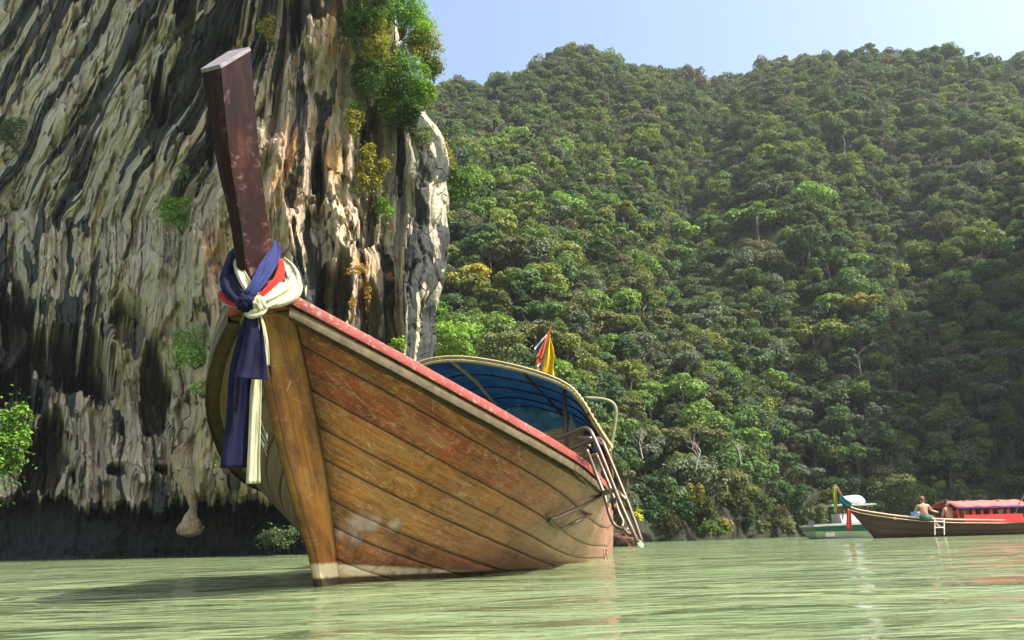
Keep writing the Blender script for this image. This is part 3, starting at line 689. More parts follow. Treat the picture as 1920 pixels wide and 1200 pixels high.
    bias += .16*sst(500, 620, PXX)*sst(400, 520, PYY)+.15*sst(640, 700, PXX)+.12*sst(740, 780, PXX)-.3*np.exp(-((PXX-590)/50)**2-((PYY-190)/170)**2)-.5*np.exp(-((PXX-400)/50)**2-((PYY-520)/70)**2)
    bias += -.10*sst(735, 775, PXX)+.42*sst(735, 775, PXX)*fbm(PXX/7.5, PYY/500, 3, 31)-.12*sst(300, 400, PYY)*sst(300, 100, PXX)*sst(600, 520, PYY)+.02*sst(480, 600, PYY)*sst(280, 200, PXX)*sst(820, 700, PYY)
    bias -= .45*np.exp(-((PXX-430)/75)**2-((PYY-770)/150)**2)+.2*np.exp(-((PXX-230)/60)**2-((PYY-430)/120)**2)
    dark = .5+.34*np.clip((st*1.15+bias-.12)/.10, -1, 1)
    dark += .45*nt+.3*sst(880, 960, PYY)*(.4+.6*vnoise(PXX/30, PYY/30, 26))  # slate tone inside the notch paints its shade; darker just above too
    warm = np.clip(sst(330, 420, PXX)*sst(720, 640, PXX)+.5*sst(500, 700, PYY), 0, 1)
    moss = .25*sst(.6, .8, vnoise(PXX/70, PYY/90, 25))
    och = np.zeros_like(PXX)
    for x, y, rx, ry in ((690, 540, 16, 60), (668, 510, 22, 14), (745, 590, 12, 50), (515, 400, 24, 60), (540, 330, 20, 60), (625, 305, 14, 40), (620, 80, 20, 40), (400, 500, 26, 40)):
        och = np.maximum(och, np.exp(-((PXX-x)/rx)**2-((PYY-y)/ry)**2))
    uv = np.stack([flow/100, PYY/100], -1).reshape(-1, 2)
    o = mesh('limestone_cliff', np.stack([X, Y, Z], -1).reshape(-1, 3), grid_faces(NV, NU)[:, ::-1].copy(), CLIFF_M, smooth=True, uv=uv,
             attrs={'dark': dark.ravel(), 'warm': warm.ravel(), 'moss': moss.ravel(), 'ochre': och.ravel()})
    tag(o, 'towering streaked limestone cliff with hanging curtains and a dark sea notch', 'cliff', kind='structure')
    return o, (X, Y, Z, PXX, PYY)
CLIFF_M = cliff_mat()
cliff, CG = cliff_build()
CX, CY = proj(np.stack(CG[:3], -1))
def cliff_depth(px, py):
    q = (CX-px)**2+(CY-py)**2; q = np.where(CG[1] > 40, 1e9, q)
    near = q < max(q.min()*1.5, 140.); return np.percentile(CG[1][near], 12)

# top of the cliff: ground behind the rim so that it is a body, not a screen
rim = np.stack([CG[0][-1], CG[1][-1], CG[2][-1]], -1); rb = rim+np.array([-18, 60, -4.]); rb2 = rb+np.array([0, 0, -34.])
n_ = len(rim); V_ = np.concatenate([rim, (rim+rb)/2+np.array([0, 0, 5]), rb, rb2])
ct = mesh('cliff_top', V_, grid_faces(4, n_), HILL_M, smooth=True, attrs={'rock': np.zeros(4*n_)}); tag(ct, 'overgrown top of the limestone cliff', kind='structure')

# hanging stalactite with a knobbly bulb
def blob_tube(pts, rr, seed, n=28, rough=.25):
    P = smooth_path(pts, 8); R = [float(q) for q in np.interp(np.linspace(0, 1, len(P)), np.linspace(0, 1, len(rr)), rr)]
    m = MB(); m.tube(P, R, n); v = np.array(m.v); c = np.repeat(np.array(P), n, 0)
    k = rough*fbm(v[:, 0]*6+v[:, 1]*4, v[:, 2]*3.5, 4, seed); v[:] = c+(v-c)*(1+k[:, None]*1.2); return v, m.f
yS = cliff_depth(345, 880)-.1
def stal(pts, rr, seed):
    v, f = blob_tube([at(x, y, yS+dy) for x, y, dy in pts], rr, seed)
    o = mesh('stalactite', v, f, CLIFF_M, cliff, True, uv=np.stack([v[:, 0]*2, v[:, 2]], -1),
             attrs={'dark': np.full(len(v), .36), 'warm': np.ones(len(v)), 'moss': np.full(len(v), .3), 'ochre': np.full(len(v), .3)})
    return o
o = stal([(352, 850, .7), (354, 880, .2), (360, 920, 0), (362, 948, 0), (359, 968, 0), (358, 985, 0), (358, 1001, 0), (358, 1007, 0)], [.5, .3, .19, .14, .13, .30, .42, .33, .08], 5)
o['label'] = 'long pale stalactite ending in a knobbly round bulb'
stal([(338, 860, .5), (342, 890, .1), (352, 925, 0), (358, 950, 0)], [.34, .22, .12, .05], 6)
for x, y0, y1, r_, s_d in ((395, 900, 950, .22, 8), (250, 900, 960, .3, 9), (150, 880, 958, .34, 10), (440, 905, 962, .25, 11), (60, 905, 965, .36, 12), (205, 640, 760, .25, 13), (90, 560, 690, .2, 14), (318, 820, 950, .2, 15)):
    yy = cliff_depth(x, y0)
    v, f = blob_tube([at(x, y0-25, yy+.6), at(x+2, y0, yy), at(x, (y0+y1)/2, yy), at(x-2, y1, yy+.05)], [r_*.9, r_*.6, r_*.35, .02], s_d, 16, .3)
    mesh('stalactite', v, f, CLIFF_M, cliff, True, uv=np.stack([v[:, 0]*2, v[:, 2]], -1),
         attrs={'dark': np.full(len(v), .5), 'warm': np.full(len(v), .4), 'moss': np.full(len(v), .4), 'ochre': np.zeros(len(v))})

# ------------------------------------------------------------------ plants on the cliff and along the shore
def bush(name, px, py, w, h, Y, col, label, n=2200, leaf=.10, cat='bush', lobes=9, group=None, hang=0., flat=.5, seed=None, dens=1., branches=5):
    """a shrub seen w by h photograph pixels large, its middle at (px, py), at depth Y"""
    seed = seed if seed is not None else int(px*7+py); r = np.random.RandomState(seed)
    s = Y/math.cos(pitch)/FPX*1.0; W, Hh = w/2*s, h/2*s
    if name in ('cliff_bush', 'fern_bush', 'gully_plant', 'dry_tuft', 'clifftop_bush'): Y = Y-.35*W
    c = at(px, py, Y)
    P, N = [], []; cent = []
    for k in range(lobes):
        th = r.rand()*6.28; q = math.sqrt(r.rand())*.68; e = r.uniform(-.75, .85)
        lc = np.array([math.cos(th)*q*W, math.sin(th)*q*W*.7, e*Hh*.75]); lr = r.uniform(.28, .48); cent.append(lc)
        m_ = n//lobes; d = r.normal(0, 1, (m_, 3)); d /= np.linalg.norm(d, axis=1)[:, None]; d[:, 2] = np.where(r.rand(m_) < .7, np.abs(d[:, 2]), d[:, 2])
        rr = (1-.45*r.rand(m_)**1.5)[:, None]
        P.append(lc+d*rr*np.array([W*lr, W*lr*.9, min(Hh, W*1.2)*lr])); N.append(d+np.array([0, 0, .6]))
    P = np.concatenate(P); N = np.concatenate(N)
    k_ = r.rand(len(P)) < .16; P[k_] += r.normal(0, 1, (k_.sum(), 3))*np.array([W*.22, W*.12, Hh*.3])-np.array([0, 0, Hh*.12])
    if hang: P[:, 2] -= hang*np.abs(r.normal(0, 1, len(P)))*(P[:, 1]*0+1)
    root = empty(name, c, 0, label, cat, group)
    V, F = leaf_quads(P, N, leaf, flat, .55, seed)
    fo = mesh('foliage', V, F, LEAF, root); fo.color = tuple(col)+(1,)
    m = MB(); b0 = np.array([0, W*.9, -Hh*.7])
    for lc in cent[:branches]:
        mid = (b0+lc)/2+r.normal(0, .12*W, 3); m.tube([b0, mid, lc], [.05*W+.01, .03*W+.006, .01*W+.004], 5)
    m.build('branches', BARK, root)
    return root
G = {'lit': (.2, .33, .045), 'fresh': (.13, .25, .03), 'dark': (.05, .1, .022), 'mid': (.1, .18, .035), 'gold': (.26, .24, .04), 'ochre': (.42, .26, .07), 'pale': (.17, .2, .08), 'fern': (.18, .31, .07)}
cd = cliff_depth
bush('cliff_bush', 332, 402, 74, 88, cd(330, 400)-.7, G['fresh'], 'dense round green bush clinging to the middle of the cliff left of the prow', 3600, .085, lobes=12)
bush('cliff_bush', 345, 325, 26, 50, cd(345, 325)-.1, G['pale'], 'thin strip of pale weeds just above the round green bush', 420, .09, branches=2)
bush('fern_bush', 362, 655, 98, 100, cd(345, 660)-.9, G['fern'], 'feathery light green shrub hanging on the cliff left of the bow', 3000, .085, lobes=14, flat=.9)
bush('fern_bush', 372, 728, 62, 44, cd(370, 735)-.3, G['fern'], 'small trailing tuft below the feathery light green shrub', 700, .08, flat=.9)
bush('shore_tree', 12, 835, 92, 165, 27.0, G['fresh'], 'leafy green bush at the left edge of the picture in front of the cave', 5200, .13, lobes=16)
bush('cliff_bush', 25, 255, 90, 95, cd(30, 250)-.3, G['dark'], 'dark hanging bush on the upper cliff at the left edge', 2600, .09, flat=.9)
bush('cliff_bush', 500, 55, 44, 70, cd(500, 60)-.3, G['gold'], 'golden weed tuft on the cliff at the top right of the prow', 1000, .08)
bush('cliff_bush', 320, 60, 26, 70, cd(320, 70)-.2, G['pale'], 'olive weed strip beside the dark hollow above the prow tip', 500, .08)
bush('cliff_bush', 418, 865, 46, 62, cd(418, 870)-.2, (.2, .2, .07), 'dry straggling weeds hanging at the foot of the cliff by the navy sash', 620, .06, flat=1.)
bush('waterline_bush', 528, 1008, 82, 50, 21.5, (.07, .1, .04), 'small bush in the dark sea notch right at the waterline beside the bow', 1500, .075)
TOPV = [(690, 20, 90, 90, 'mid'), (745, 15, 95, 80, 'fresh'), (705, 85, 80, 80, 'gold'), (772, 55, 90, 90, 'lit'), (735, 130, 90, 90, 'mid'), (793, 100, 70, 80, 'gold'), (690, 150, 70, 80, 'dark'),
        (770, 150, 80, 70, 'fresh'), (735, 195, 60, 70, 'fresh'), (792, 178, 46, 44, 'lit'), (665, 60, 50, 90, 'dark'), (812, 128, 44, 40, 'pale'), (760, 215, 60, 44, 'dark'), (700, -40, 120, 80, 'fresh')]
words_ = ['uppermost left', 'uppermost right', 'golden tinged upper', 'sunlit outer', 'large central', 'yellowish outermost', 'shaded inner', 'bright lower right', 'lowest hanging', 'small sunlit lower', 'dark innermost', 'thin pale outermost', 'dark lowest', 'topmost cut-off']
for (x, y, w, h, g), wd in zip(TOPV, words_):
    bush('clifftop_bush', x, y, w*1.3, h*1.3, min(cd(x, y+20), cd(x-30, y+20), 27.5)-.3, G[g], f'{wd} bush of the greenery on the cliff shoulder against the sky', 4200, .085, lobes=15, group='bushes on the cliff shoulder')
GUL = [(662, 230, 36, 60, 'gold', 'golden tuft under the cliff shoulder greenery'), (690, 290, 30, 40, 'gold', 'small golden green tuft in the cliff gully'),
       (700, 340, 60, 90, 'gold', 'large golden green weed clump in the cliff gully'), (722, 388, 36, 50, 'lit', 'lowest bright tuft of the weeds in the cliff gully'),
       (790, 255, 44, 46, 'pale', 'pale scrub on top of the grey buttress'), (668, 205, 30, 36, 'mid', 'small green tuft at the top of the cliff gully'),
       (745, 648, 34, 24, 'lit', 'small green plant at the cliff foot just above the red rail')]
for x, y, w, h, g, lb in GUL:
    bush('gully_plant', x, y, w*1.25, h*1.25, min(cd(x, y), cd(x-25, y), cd(x+20, y))-.3, G[g], lb, int(14*w*h/20)+250, .085, group='plants in the cliff gully')
for x, y, w, h, lb in ((690, 545, 22, 80, 'long rusty orange dry fern tuft on the cliff above the red rail'), (672, 508, 40, 26, 'rusty orange dry tuft at the head of the long one'),
                       (730, 520, 26, 18, 'small rusty tuft right of the long one'), (662, 568, 18, 22, 'small rusty tuft low on the cliff left of the long one'), (612, 571, 14, 20, 'tiny rusty tuft just above the rail next to the white sash')):
    bush('dry_tuft', x, y, w, h, cd(x, y)-.15, G['ochre'], lb, int(w*h/2.2)+120, .06, cat='plant', flat=1.2, branches=2, group='rusty dry tufts on the cliff')
# slope behind the cliff edge: soft light bamboo-like scrub low behind the canopy
for x, y, w, h, g, lb in ((850, 640, 110, 70, 'lit', 'light green bamboo scrub beside the cliff foot left of the flags'), (815, 600, 50, 90, 'fresh', 'green scrub climbing beside the cliff edge'),
                          (940, 650, 110, 70, 'pale', 'grey-green scrub just left of the flags'), (838, 300, 50, 90, 'gold', 'golden green tree crown touching the bulging cliff edge'),
                          (870, 345, 70, 90, 'mid', 'green crown right of the bulging cliff edge')):
    bush('slope_scrub', x, y, w, h, 46, G[g], lb, 3800, .17, lobes=13, flat=.8)
# along the far shore
SH = [(1335, 992, 50, 32, 52, 'mid', 'low dark green bush over the water right of the ladder'), (1362, 985, 34, 26, 53, 'gold', 'yellowish bush touching the low dark bush over the water'),
      (1430, 990, 32, 26, 60, 'pale', 'small pale bush on the waterline between two others'), (1482, 990, 38, 34, 64, 'pale', 'rounded pale bush left of the speedboat stern'),
      (1352, 910, 34, 60, 52, 'pale', 'tall pale bush growing on the far rock wall'), (1305, 925, 30, 40, 51, 'gold', 'small golden bush on the far rock wall'),
      (1535, 972, 40, 46, 66, 'pale', 'pale bush behind the speedboat outboard'), (1655, 935, 70, 60, 68, 'pale', 'dense mangrove bush behind the prow of the far boat'),
      (1700, 925, 84, 74, 67, 'pale', 'largest rounded mangrove bush behind the sitting person'), (1745, 945, 60, 56, 68, 'mid', 'mangrove bush directly behind the red roof front'),
      (1805, 925, 40, 44, 68, 'pale', 'thin pale sapling rising above the red roof'), (1838, 940, 30, 26, 68, 'pale', 'small pale sapling above the red roof right of the thin one'), (1620, 955, 40, 30, 67, 'mid', 'low mangrove above the speedboat roof')]
for x, y, w, h, Y, g, lb in SH:
    bush('shore_bush', x, y, w, h, Y-1, tuple(k*.8 for k in G[g]), lb, int(w*h*.9)+300, .2, group='bushes along the far shore')
WD_ = ['first', 'second', 'third', 'fourth', 'fifth', 'sixth', 'seventh', 'eighth', 'ninth', 'tenth', 'eleventh', 'twelfth', 'thirteenth', 'fourteenth']
for k, (x, y, w, h) in enumerate(((1222, 955, 60, 50), (1250, 925, 60, 50), (1262, 980, 50, 40), (1288, 955, 44, 44), (1318, 955, 50, 46), (1385, 940, 56, 60), (1402, 980, 40, 34), (1425, 945, 44, 50), (1458, 965, 44, 44), (1490, 940, 50, 60), (1512, 975, 40, 40), (1560, 945, 50, 50), (1590, 925, 56, 50), (1880, 950, 80, 60))):
    bush('shore_shrub', x, y, w*1.1, h*1.1, float(np.interp(x, SHO[:, 0], SHO[:, 1]))-1.6, (.035+.02*(k % 3), .07+.02*(k % 2), .022), WD_[k]+' from the left of the dark shrubs clinging to the far shore rocks', int(w*h*.7)+200, .2, group='dark shrubs on the far shore rocks', flat=.8)
bush('waterline_branch', 1198, 966, 34, 22, 30, (.4, .4, .03), 'bright yellow-green twig beside the foot of the boarding ladder', 260, .12, lobes=5)
# bare branching trees
def bare_tree(px, py, hpx, Y, label, seed):
    r = random.Random(seed); c = at(px, py, Y); s = Y/FPX*hpx; root = empty('bare_tree', c, 0, label, 'tree', 'leafless trees on the slope'); m = MB()
    def grow(p, d, L, rr, depth):
        q = [p]
        for k in range(3):
            d = (d+Vector((r.uniform(-.25, .25), r.uniform(-.25, .25), r.uniform(-.1, .2)))).normalized(); p = p+d*L/3; q.append(p)
        m.tube([tuple(v) for v in q], [rr, rr*.85, rr*.7, rr*.55], 5)
        if depth:
            for k in range(3): grow(q[2+(k % 2)], (d+Vector((r.uniform(-1, 1), r.uniform(-.8, .8), r.uniform(-.3, .7)))).normalized(), L*.62, rr*.5, depth-1)
    grow(Vector((0, 0, 0)), Vector((r.uniform(-.3, .3), 0, 1)), s*.5, s*.028, 3); m.build('branches', PALEBARK, root)
PALEBARK = plain('pale_bark', (.34, .3, .25), .85, .3, 9, .5)
for k, (x, y, h, Y, lb) in enumerate(((1305, 880, 70, 49, 'pale leafless branching tree above the far rock wall'), (1205, 860, 60, 46.5, 'tangle of pale bare branches right of the ladder top'),
                                      (812, 260, 60, 44, 'bare grey tree beside the bulging cliff edge'), (1390, 870, 50, 54, 'small leafless tree on the far rock wall'), (1050, 640, 50, 60, 'bare branches right of the flag top'))):
    bare_tree(x, y, h, Y, lb, 40+k)

# ------------------------------------------------------------------ the big longtail boat
BX0, BY0, PHI = -1.2703, 5.0665, .2494
KB = np.array([.1989, .9086, 1.3965, 1.4128, 1.2076, .9209]); KZ = np.array([1.6462, 1.2177, .8977, .7782, .8538, 1.0758])
KP = np.array([1.1065, .8805, .262]); KQ = np.array([1.0182, .6336, .4675]); RAKE = (.3818, .1458); RB, LN = .2208, 6.907; ZK = (-.3728, -.7219)
def spl(k, u):
    n = len(k); u = np.asarray(u, float); t = (np.clip(u, 0, 1)**.6 if n == 6 else np.clip(u, 0, 1))*(n-1); i = np.minimum(t.astype(int), n-2); f = t-i
    k = np.concatenate([[2*k[0]-k[1]], k, [2*k[-1]-k[-2]]]); p0, p1, p2, p3 = k[i], k[i+1], k[i+2], k[i+3]
    return .5*(2*p1+(p2-p0)*f+(2*p0-5*p1+4*p2-p3)*f**2+(3*p1-p0-3*p2+p3)*f**3)
def hull(u, v, side=1, off=0.):
    """boat coordinates (x to starboard, y aft, z up); u from bow to stern, v from the rail down to the keel"""
    def raw(u, v):
        uc = np.clip(u, 0, 1); ex = np.maximum(u-1, 0)
        zs = spl(KZ, uc); zk = ZK[0]+(ZK[1]-ZK[0])*uc; q = spl(KQ, uc); pp = spl(KP, uc); vc = np.clip(v, 0, 1)
        z = zs-(zs-zk)*vc**q; t_ = spl(KB, uc)*(1-vc)**pp+.03*vc
        s0 = -(RAKE[0]*z+RAKE[1]*z*z)+RB; s = s0*(1-uc)**2+uc*LN
        return np.stack([t_*(1-.85*ex), s+ex*7, z+.25*ex], -1)
    P = raw(u, v)
    if np.any(off):
        e = 1e-3; du = raw(u+e, v)-raw(np.maximum(u-e, 0), v); dv = raw(u, np.minimum(v+e, 1))-raw(u, np.maximum(v-e, 0))
        n = np.cross(dv, du); n /= np.linalg.norm(n, axis=-1)[..., None]+1e-9; n = np.where(n[..., :1] < 0, -n, n)
        P = P+n*(off[..., None] if isinstance(off, np.ndarray) else off)
    P = P*np.array([side, 1, 1]); return P
def onplane(px, py, t_):                  # boat coordinates of the point in the fore-and-aft plane x=t_ behind a pixel
    c, s = math.cos(PHI), math.sin(PHI); D = ray(px, py); n = np.array([c, -s, 0]); o_ = np.array([BX0, BY0, 0])
    k = (t_-(CP-o_)@n)/(D@n); P = CP+k*D-o_; return np.array([t_, P@np.array([s, c, 0]), P[2]])
def tob(P):                                # world -> boat coordinates
    c, s = math.cos(PHI), math.sin(PHI); q = np.asarray(P, float)-np.array([BX0, BY0, 0])
    return np.stack([q[..., 0]*c-q[..., 1]*s, q[..., 0]*s+q[..., 1]*c, q[..., 2]], -1)
boat = empty('longtail_boat', (BX0, BY0, 0), -PHI, 'large wooden longtail boat with tall dark prow, red rail and blue canopy filling the foreground', 'boat')
HW, PW, SW = hull_wood(), dark_prow_wood(), stem_wood()
REDP = painted('faded_red_paint', (.27, .055, .048), (.34, .17, .13), .7, .55, 26)
GREYW = plain('weathered_grey_wood', (.10, .075, .042), .8, .4, 16, .6)
PORTW = plain('olive_grey_wood', (.16, .14, .085), .8, .4, 14, .6)
DARKW = plain('dark_old_wood', (.075, .045, .025), .75, .4, 14, .5)
WHITEP = plain('white_paint', (.75, .73, .68), .6, .12, 30, .2)
VE = [.0, .127, .247, .3455, .438, .557, .637, .735, .84, .96]
NUU = 110; us = np.concatenate([np.linspace(0, 1, NUU)**1.667, np.linspace(1, 1.5, 16)[1:]])
gu, gv = np.meshgrid(np.linspace(0, .3, 120), np.linspace(.2, .9, 90)); gp = hull(gu, gv)
gw = np.stack([BX0+gp[..., 1]*math.sin(PHI)+gp[..., 0]*math.cos(PHI), BY0+gp[..., 1]*math.cos(PHI)-gp[..., 0]*math.sin(PHI), gp[..., 2]], -1); gx_, gy_ = proj(gw)
GLC = [(gp[np.unravel_index(np.argmin((gx_-x)**2+(gy_-y)**2), gx_.shape)], r_) for x, y, r_ in ((672, 985, .075), (700, 978, .06), (668, 1010, .045), (640, 1000, .03), (735, 985, .045))]  # centres and radii of the painted bow reflection
for side in (1, -1):
    for i in range(len(VE)-1):
        a, b = VE[i], VE[i+1]; e = .0032
        vs = np.array([a, a+e*.4, a+e, *np.linspace(a+e, b-e, 9)[1:-1], b-e, b-e*.4, b]); of = np.array([-.003, .003, .006]+[.007]*7+[.006, .003, -.003])
        ed = np.array([1, .9, .35]+[0]*7+[.35, .9, 1])
        U_, V_ = np.meshgrid(us, vs); O_ = np.tile(of[:, None], (1, len(us)))+.0025*fbm(U_*9+i*7, V_*6, 3, i)
        P = hull(U_, V_, side, O_)
        U2 = np.concatenate([[0], np.cumsum(np.linalg.norm(np.diff(P[5], axis=0), axis=1))]); g = np.linspace(0, np.linalg.norm(P[-1, 20]-P[0, 20]), len(vs))
        uv = np.stack([np.tile(U2+i*3.7+side, (len(vs), 1)), np.tile(g[:, None]+i*1.3, (1, len(us)))], -1).reshape(-1, 2)
        tone = {0: .85, 1: 1.0, 2: .15, 3: .05, 4: .0, 5: .45, 6: .6, 7: .6, 8: .6}[i]
        sd_ = np.clip(1-(P[..., 1]-P[:, :1, 1])/.10, 0, 1)*.9
        if i >= 5: sd_ = np.maximum(sd_, .6*np.clip(1.6-P[..., 1], 0, 1))
        F = grid_faces(len(vs), len(us)); F = F if side < 0 else F[:, ::-1].copy()
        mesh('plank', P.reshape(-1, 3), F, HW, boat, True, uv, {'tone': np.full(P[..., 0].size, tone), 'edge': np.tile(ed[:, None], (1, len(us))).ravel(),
             'pale': np.full(P[..., 0].size, 1. if side < 0 else 0.), 'stemdirt': sd_.ravel(), 'glare': (np.max([np.clip(1.5-np.linalg.norm(P-c_[None, None], axis=-1)/r_, 0, 1) for c_, r_ in GLC], axis=0)*(side > 0)).ravel()})
    # inner skin, frames
    U_, V_ = np.meshgrid(us[2:], np.linspace(0, .98, 12)); P = hull(U_, V_, side, -.035*np.ones_like(U_)); F = grid_faces(12, len(us)-2); F = F if side > 0 else F[:, ::-1].copy()
    mesh('inner_skin', P.reshape(-1, 3), F, DARKW, boat, True)
    for uf in (.12, .22, .33, .45, .57, .7, .83, .95, 1.1, 1.25):
        vv = np.linspace(.01, .9, 10); m = MB(); c_ = hull(np.full(10, uf), vv, side, -.07*np.ones(10)); m.tube([tuple(p) for p in c_], .03, 6); m.build('frame', DARKW, boat)
    # rails: red cap, weathered rubbing strake below it, thin dark coaming inside
    def rail(name, mat, o0, o1, z0, z1, u0=0., wob=0.):
        uu = us[us >= u0]; S = hull(uu, 0*uu, side); tg = np.gradient(S, axis=0); n = np.stack([tg[:, 1], -tg[:, 0]], -1); n /= np.linalg.norm(n, axis=1)[:, None]
        n = n*np.sign(n[:, :1]*side+1e-9) if True else n
        rows = []; o1 = o1 if side > 0 else o1*.05
        for o_, z_ in ((o0, z0[0]), (o0, z0[1]), (o1, z1[1]), (o1, z1[0])):
            q = S.copy(); q[:, :2] += n*(o_+wob*fbm(uu*30, uu*0+z_*9, 3, 3))[:, None]; q[:, 2] += z_+wob*.6*fbm(uu*40, uu*0+o_*9, 3, 8); rows.append(q)
        A = np.stack(rows, 1); F = grid_faces(len(uu), 4, True)
        o = mesh(name, A.reshape(-1, 3), F, mat, boat, False)
        bv = o.modifiers.new('b', 'BEVEL'); bv.width = .008; bv.segments = 2; bv.limit_method = 'ANGLE'
        return o
    rail('cap_rail', REDP if side > 0 else PORTW, -.05, .045, (-.005, .012), (-.068, .0), 0, .004)
    rail('rubbing_strake', GREYW, -.02, .030, (-.118, -.072), (-.14, -.072), 0, .006)
    rail('coaming', DARKW, -.10, -.054, (-.12, .05), (-.12, .045), 0, .012)
# stem boards between the front edge and the first planks, and the front edge itself
ST = np.array([(-.55, .35), (-.3, .2), (0, .052), (.2, -.048), (.454, -.236), (.787, -.455), (1.108, -.636), (1.373, -.740), (1.511, -.822), (1.62, -.889)])
vv = np.linspace(0.0, .98, 40)
for side in (1, -1):
    Rb = hull(0*vv, vv, side, .008*np.ones(40)); Fr = np.stack([np.full(40, .028*side), np.interp(Rb[:, 2], ST[:, 0], ST[:, 1]), Rb[:, 2]], -1)
    k = np.linspace(0, 1, 9); A = Fr[:, None]*(1-k[None, :, None])+Rb[:, None]*k[None, :, None]
    A[..., 0] += side*.012*np.sin(k*math.pi)[None]; A[:, -1, 0] += side*.004
    A = np.concatenate([A, A[:, -1:]+np.array([-side*.05, .03, 0])], 1)
    uv = np.stack([np.tile(np.r_[k*.25, .27], (40, 1)), np.tile(A[:, 0, 2][:, None], (1, 10))], -1).reshape(-1, 2)
    F = grid_faces(40, 10); F = F if side < 0 else F[:, ::-1].copy()
    o = mesh('stem_board', A.reshape(-1, 3), F, SW if side > 0 else HW, boat, True, uv, {'edge': np.tile(np.r_[.7, .1, 0, 0, 0, 0, 0, .3, 1, 1], 40), 'pale': np.full(400, 1.), 'tone': np.zeros(400), 'stemdirt': np.zeros(400)})
m = MB(); zz = np.linspace(-.5, 1.6, 26); yy = np.interp(zz, ST[:, 0], ST[:, 1])
rows = []
for z_, y_ in zip(zz, yy): rows += [(-.029, y_+.03, z_), (-.022, y_-.006, z_), (.022, y_-.006, z_), (.029, y_+.03, z_)]
fe = mesh('stem_edge', rows, grid_faces(26, 4, True), SW, boat, False, np.array([(i % 4*.02, rows[i][2]) for i in range(len(rows))]), {'edge': np.tile([.6, .2, .2, .6], 26)})
# prow post: four-cornered timber, slanted top, measured corners
PR = [((417, 126), (472, 93), .146), ((433, 293), (488.5, 284), .108), ((450, 400), (502, 395), .085), ((466, 513), (517, 480), .075)]
ring = []
for (f_, b_, w) in PR:
    a = onplane(*f_, w/2); c = onplane(*b_, w/2)
    ring.append([(-w/2, a[1]+.012, a[2]), (w/2, a[1], a[2]), (w/2, c[1], c[2]), (-w/2, c[1], c[2])])
ring = ring+[[(-.036, -.80, 1.45), (.036, -.80, 1.45), (.036, -.52, 1.62), (-.036, -.52, 1.62)], [(-.034, -.62, 1.1), (.034, -.62, 1.1), (.034, -.38, 1.2), (-.034, -.38, 1.2)]]
rs = [smooth_path([r_[k] for r_ in ring], 7) for k in range(4)]; nr = len(rs[0])
# each ring resampled along its sides, softened corners, uneven worn faces
V_, UVp = [], []
for j in range(nr):
    q = [np.array(rs[k][j]) for k in range(4)]; cen = sum(q)/4; row = []
    for k in range(4):
        A_, B_ = q[k], q[(k+1) % 4]
        for t_ in (.06, .3, .5, .7, .94): row.append(A_+(B_-A_)*t_)
    for i_, p in enumerate(row):
        dd = p-cen; wv = .012*float(fbm(np.array([i_*.7]), np.array([j*.22]), 3, 12)[0]); p = p+dd*wv*2
        V_.append(p); UVp.append((i_*.045, j*.075))
pf = grid_faces(nr, 20, True)
po = mesh('prow_post', V_, [tuple(int(q) for q in f) for f in pf]+[tuple(range(20))], [PW], boat, False, np.array(UVp), {'edge': np.tile([1, .3, 0, .3, 1], 4*nr)})
# pale worn end grain on the slanted cut
cap = [np.array(V_[k]) for k in range(20)]; cc = sum(cap)/20; nrm_ = np.cross(cap[5]-cap[0], cap[15]-cap[0]); nrm_ /= np.linalg.norm(nrm_)
if nrm_[2] < 0: nrm_ = -nrm_
CAPM = NT('worn_end_grain'); oc = CAPM.n('ShaderNodeTexCoord').outputs['Object']; n1 = CAPM.noise(oc, 30, 6, .7); n2 = CAPM.noise(oc, 6, 3)
CAPM = CAPM.done(CAPM.mix(CAPM.ramp(n1, [(.4, 0.), (.66, 1.)]), (.2, .185, .2), (.10, .075, .07)), .6, CAPM.bump(n1, .5, .01), .4)
lo = [cc+(p-cc)*1.02-nrm_*.002 for p in cap]; hi = [cc+(p-cc)*1.0+nrm_*.018 for p in cap]
mesh('prow_cap', lo+hi, [tuple(range(20, 40))]+[(k, (k+1) % 20, 20+(k+1) % 20, 20+k) for k in range(20)], CAPM, boat)
# breast hook closing the bow behind the sash, and the red rail round its front
m = MB(); m.hexa([(-.19, -.80, 1.55), (.19, -.80, 1.55), (.42, -.45, 1.46), (-.42, -.45, 1.46)], [(-.2, -.80, 1.60), (.2, -.80, 1.60), (.44, -.42, 1.53), (-.44, -.42, 1.53)]); m.build('breast_hook', DARKW, boat)
bh = [(.235, -.77, 1.60), (.15, -.86, 1.605), (0, -.905, 1.61), (-.15, -.86, 1.605), (-.235, -.77, 1.60)]; bh = smooth_path(bh, 5); rows = []
for p in bh: rows += [(p[0]*.8, p[1]+.06, p[2]-.04), (p[0], p[1], p[2]-.045), (p[0]*1.01, p[1]-.004, p[2]+.045), (p[0]*.8, p[1]+.06, p[2]+.045)]
mesh('bow_rail', rows, grid_faces(len(bh), 4, True), REDP, boat)
m = MB(); m.tube([onplane(498, 545, .06), onplane(512, 540, .1), onplane(528, 542, .16)], [.045, .05, .04], 10); m.build('bow_cleat', REDP, boat, True)
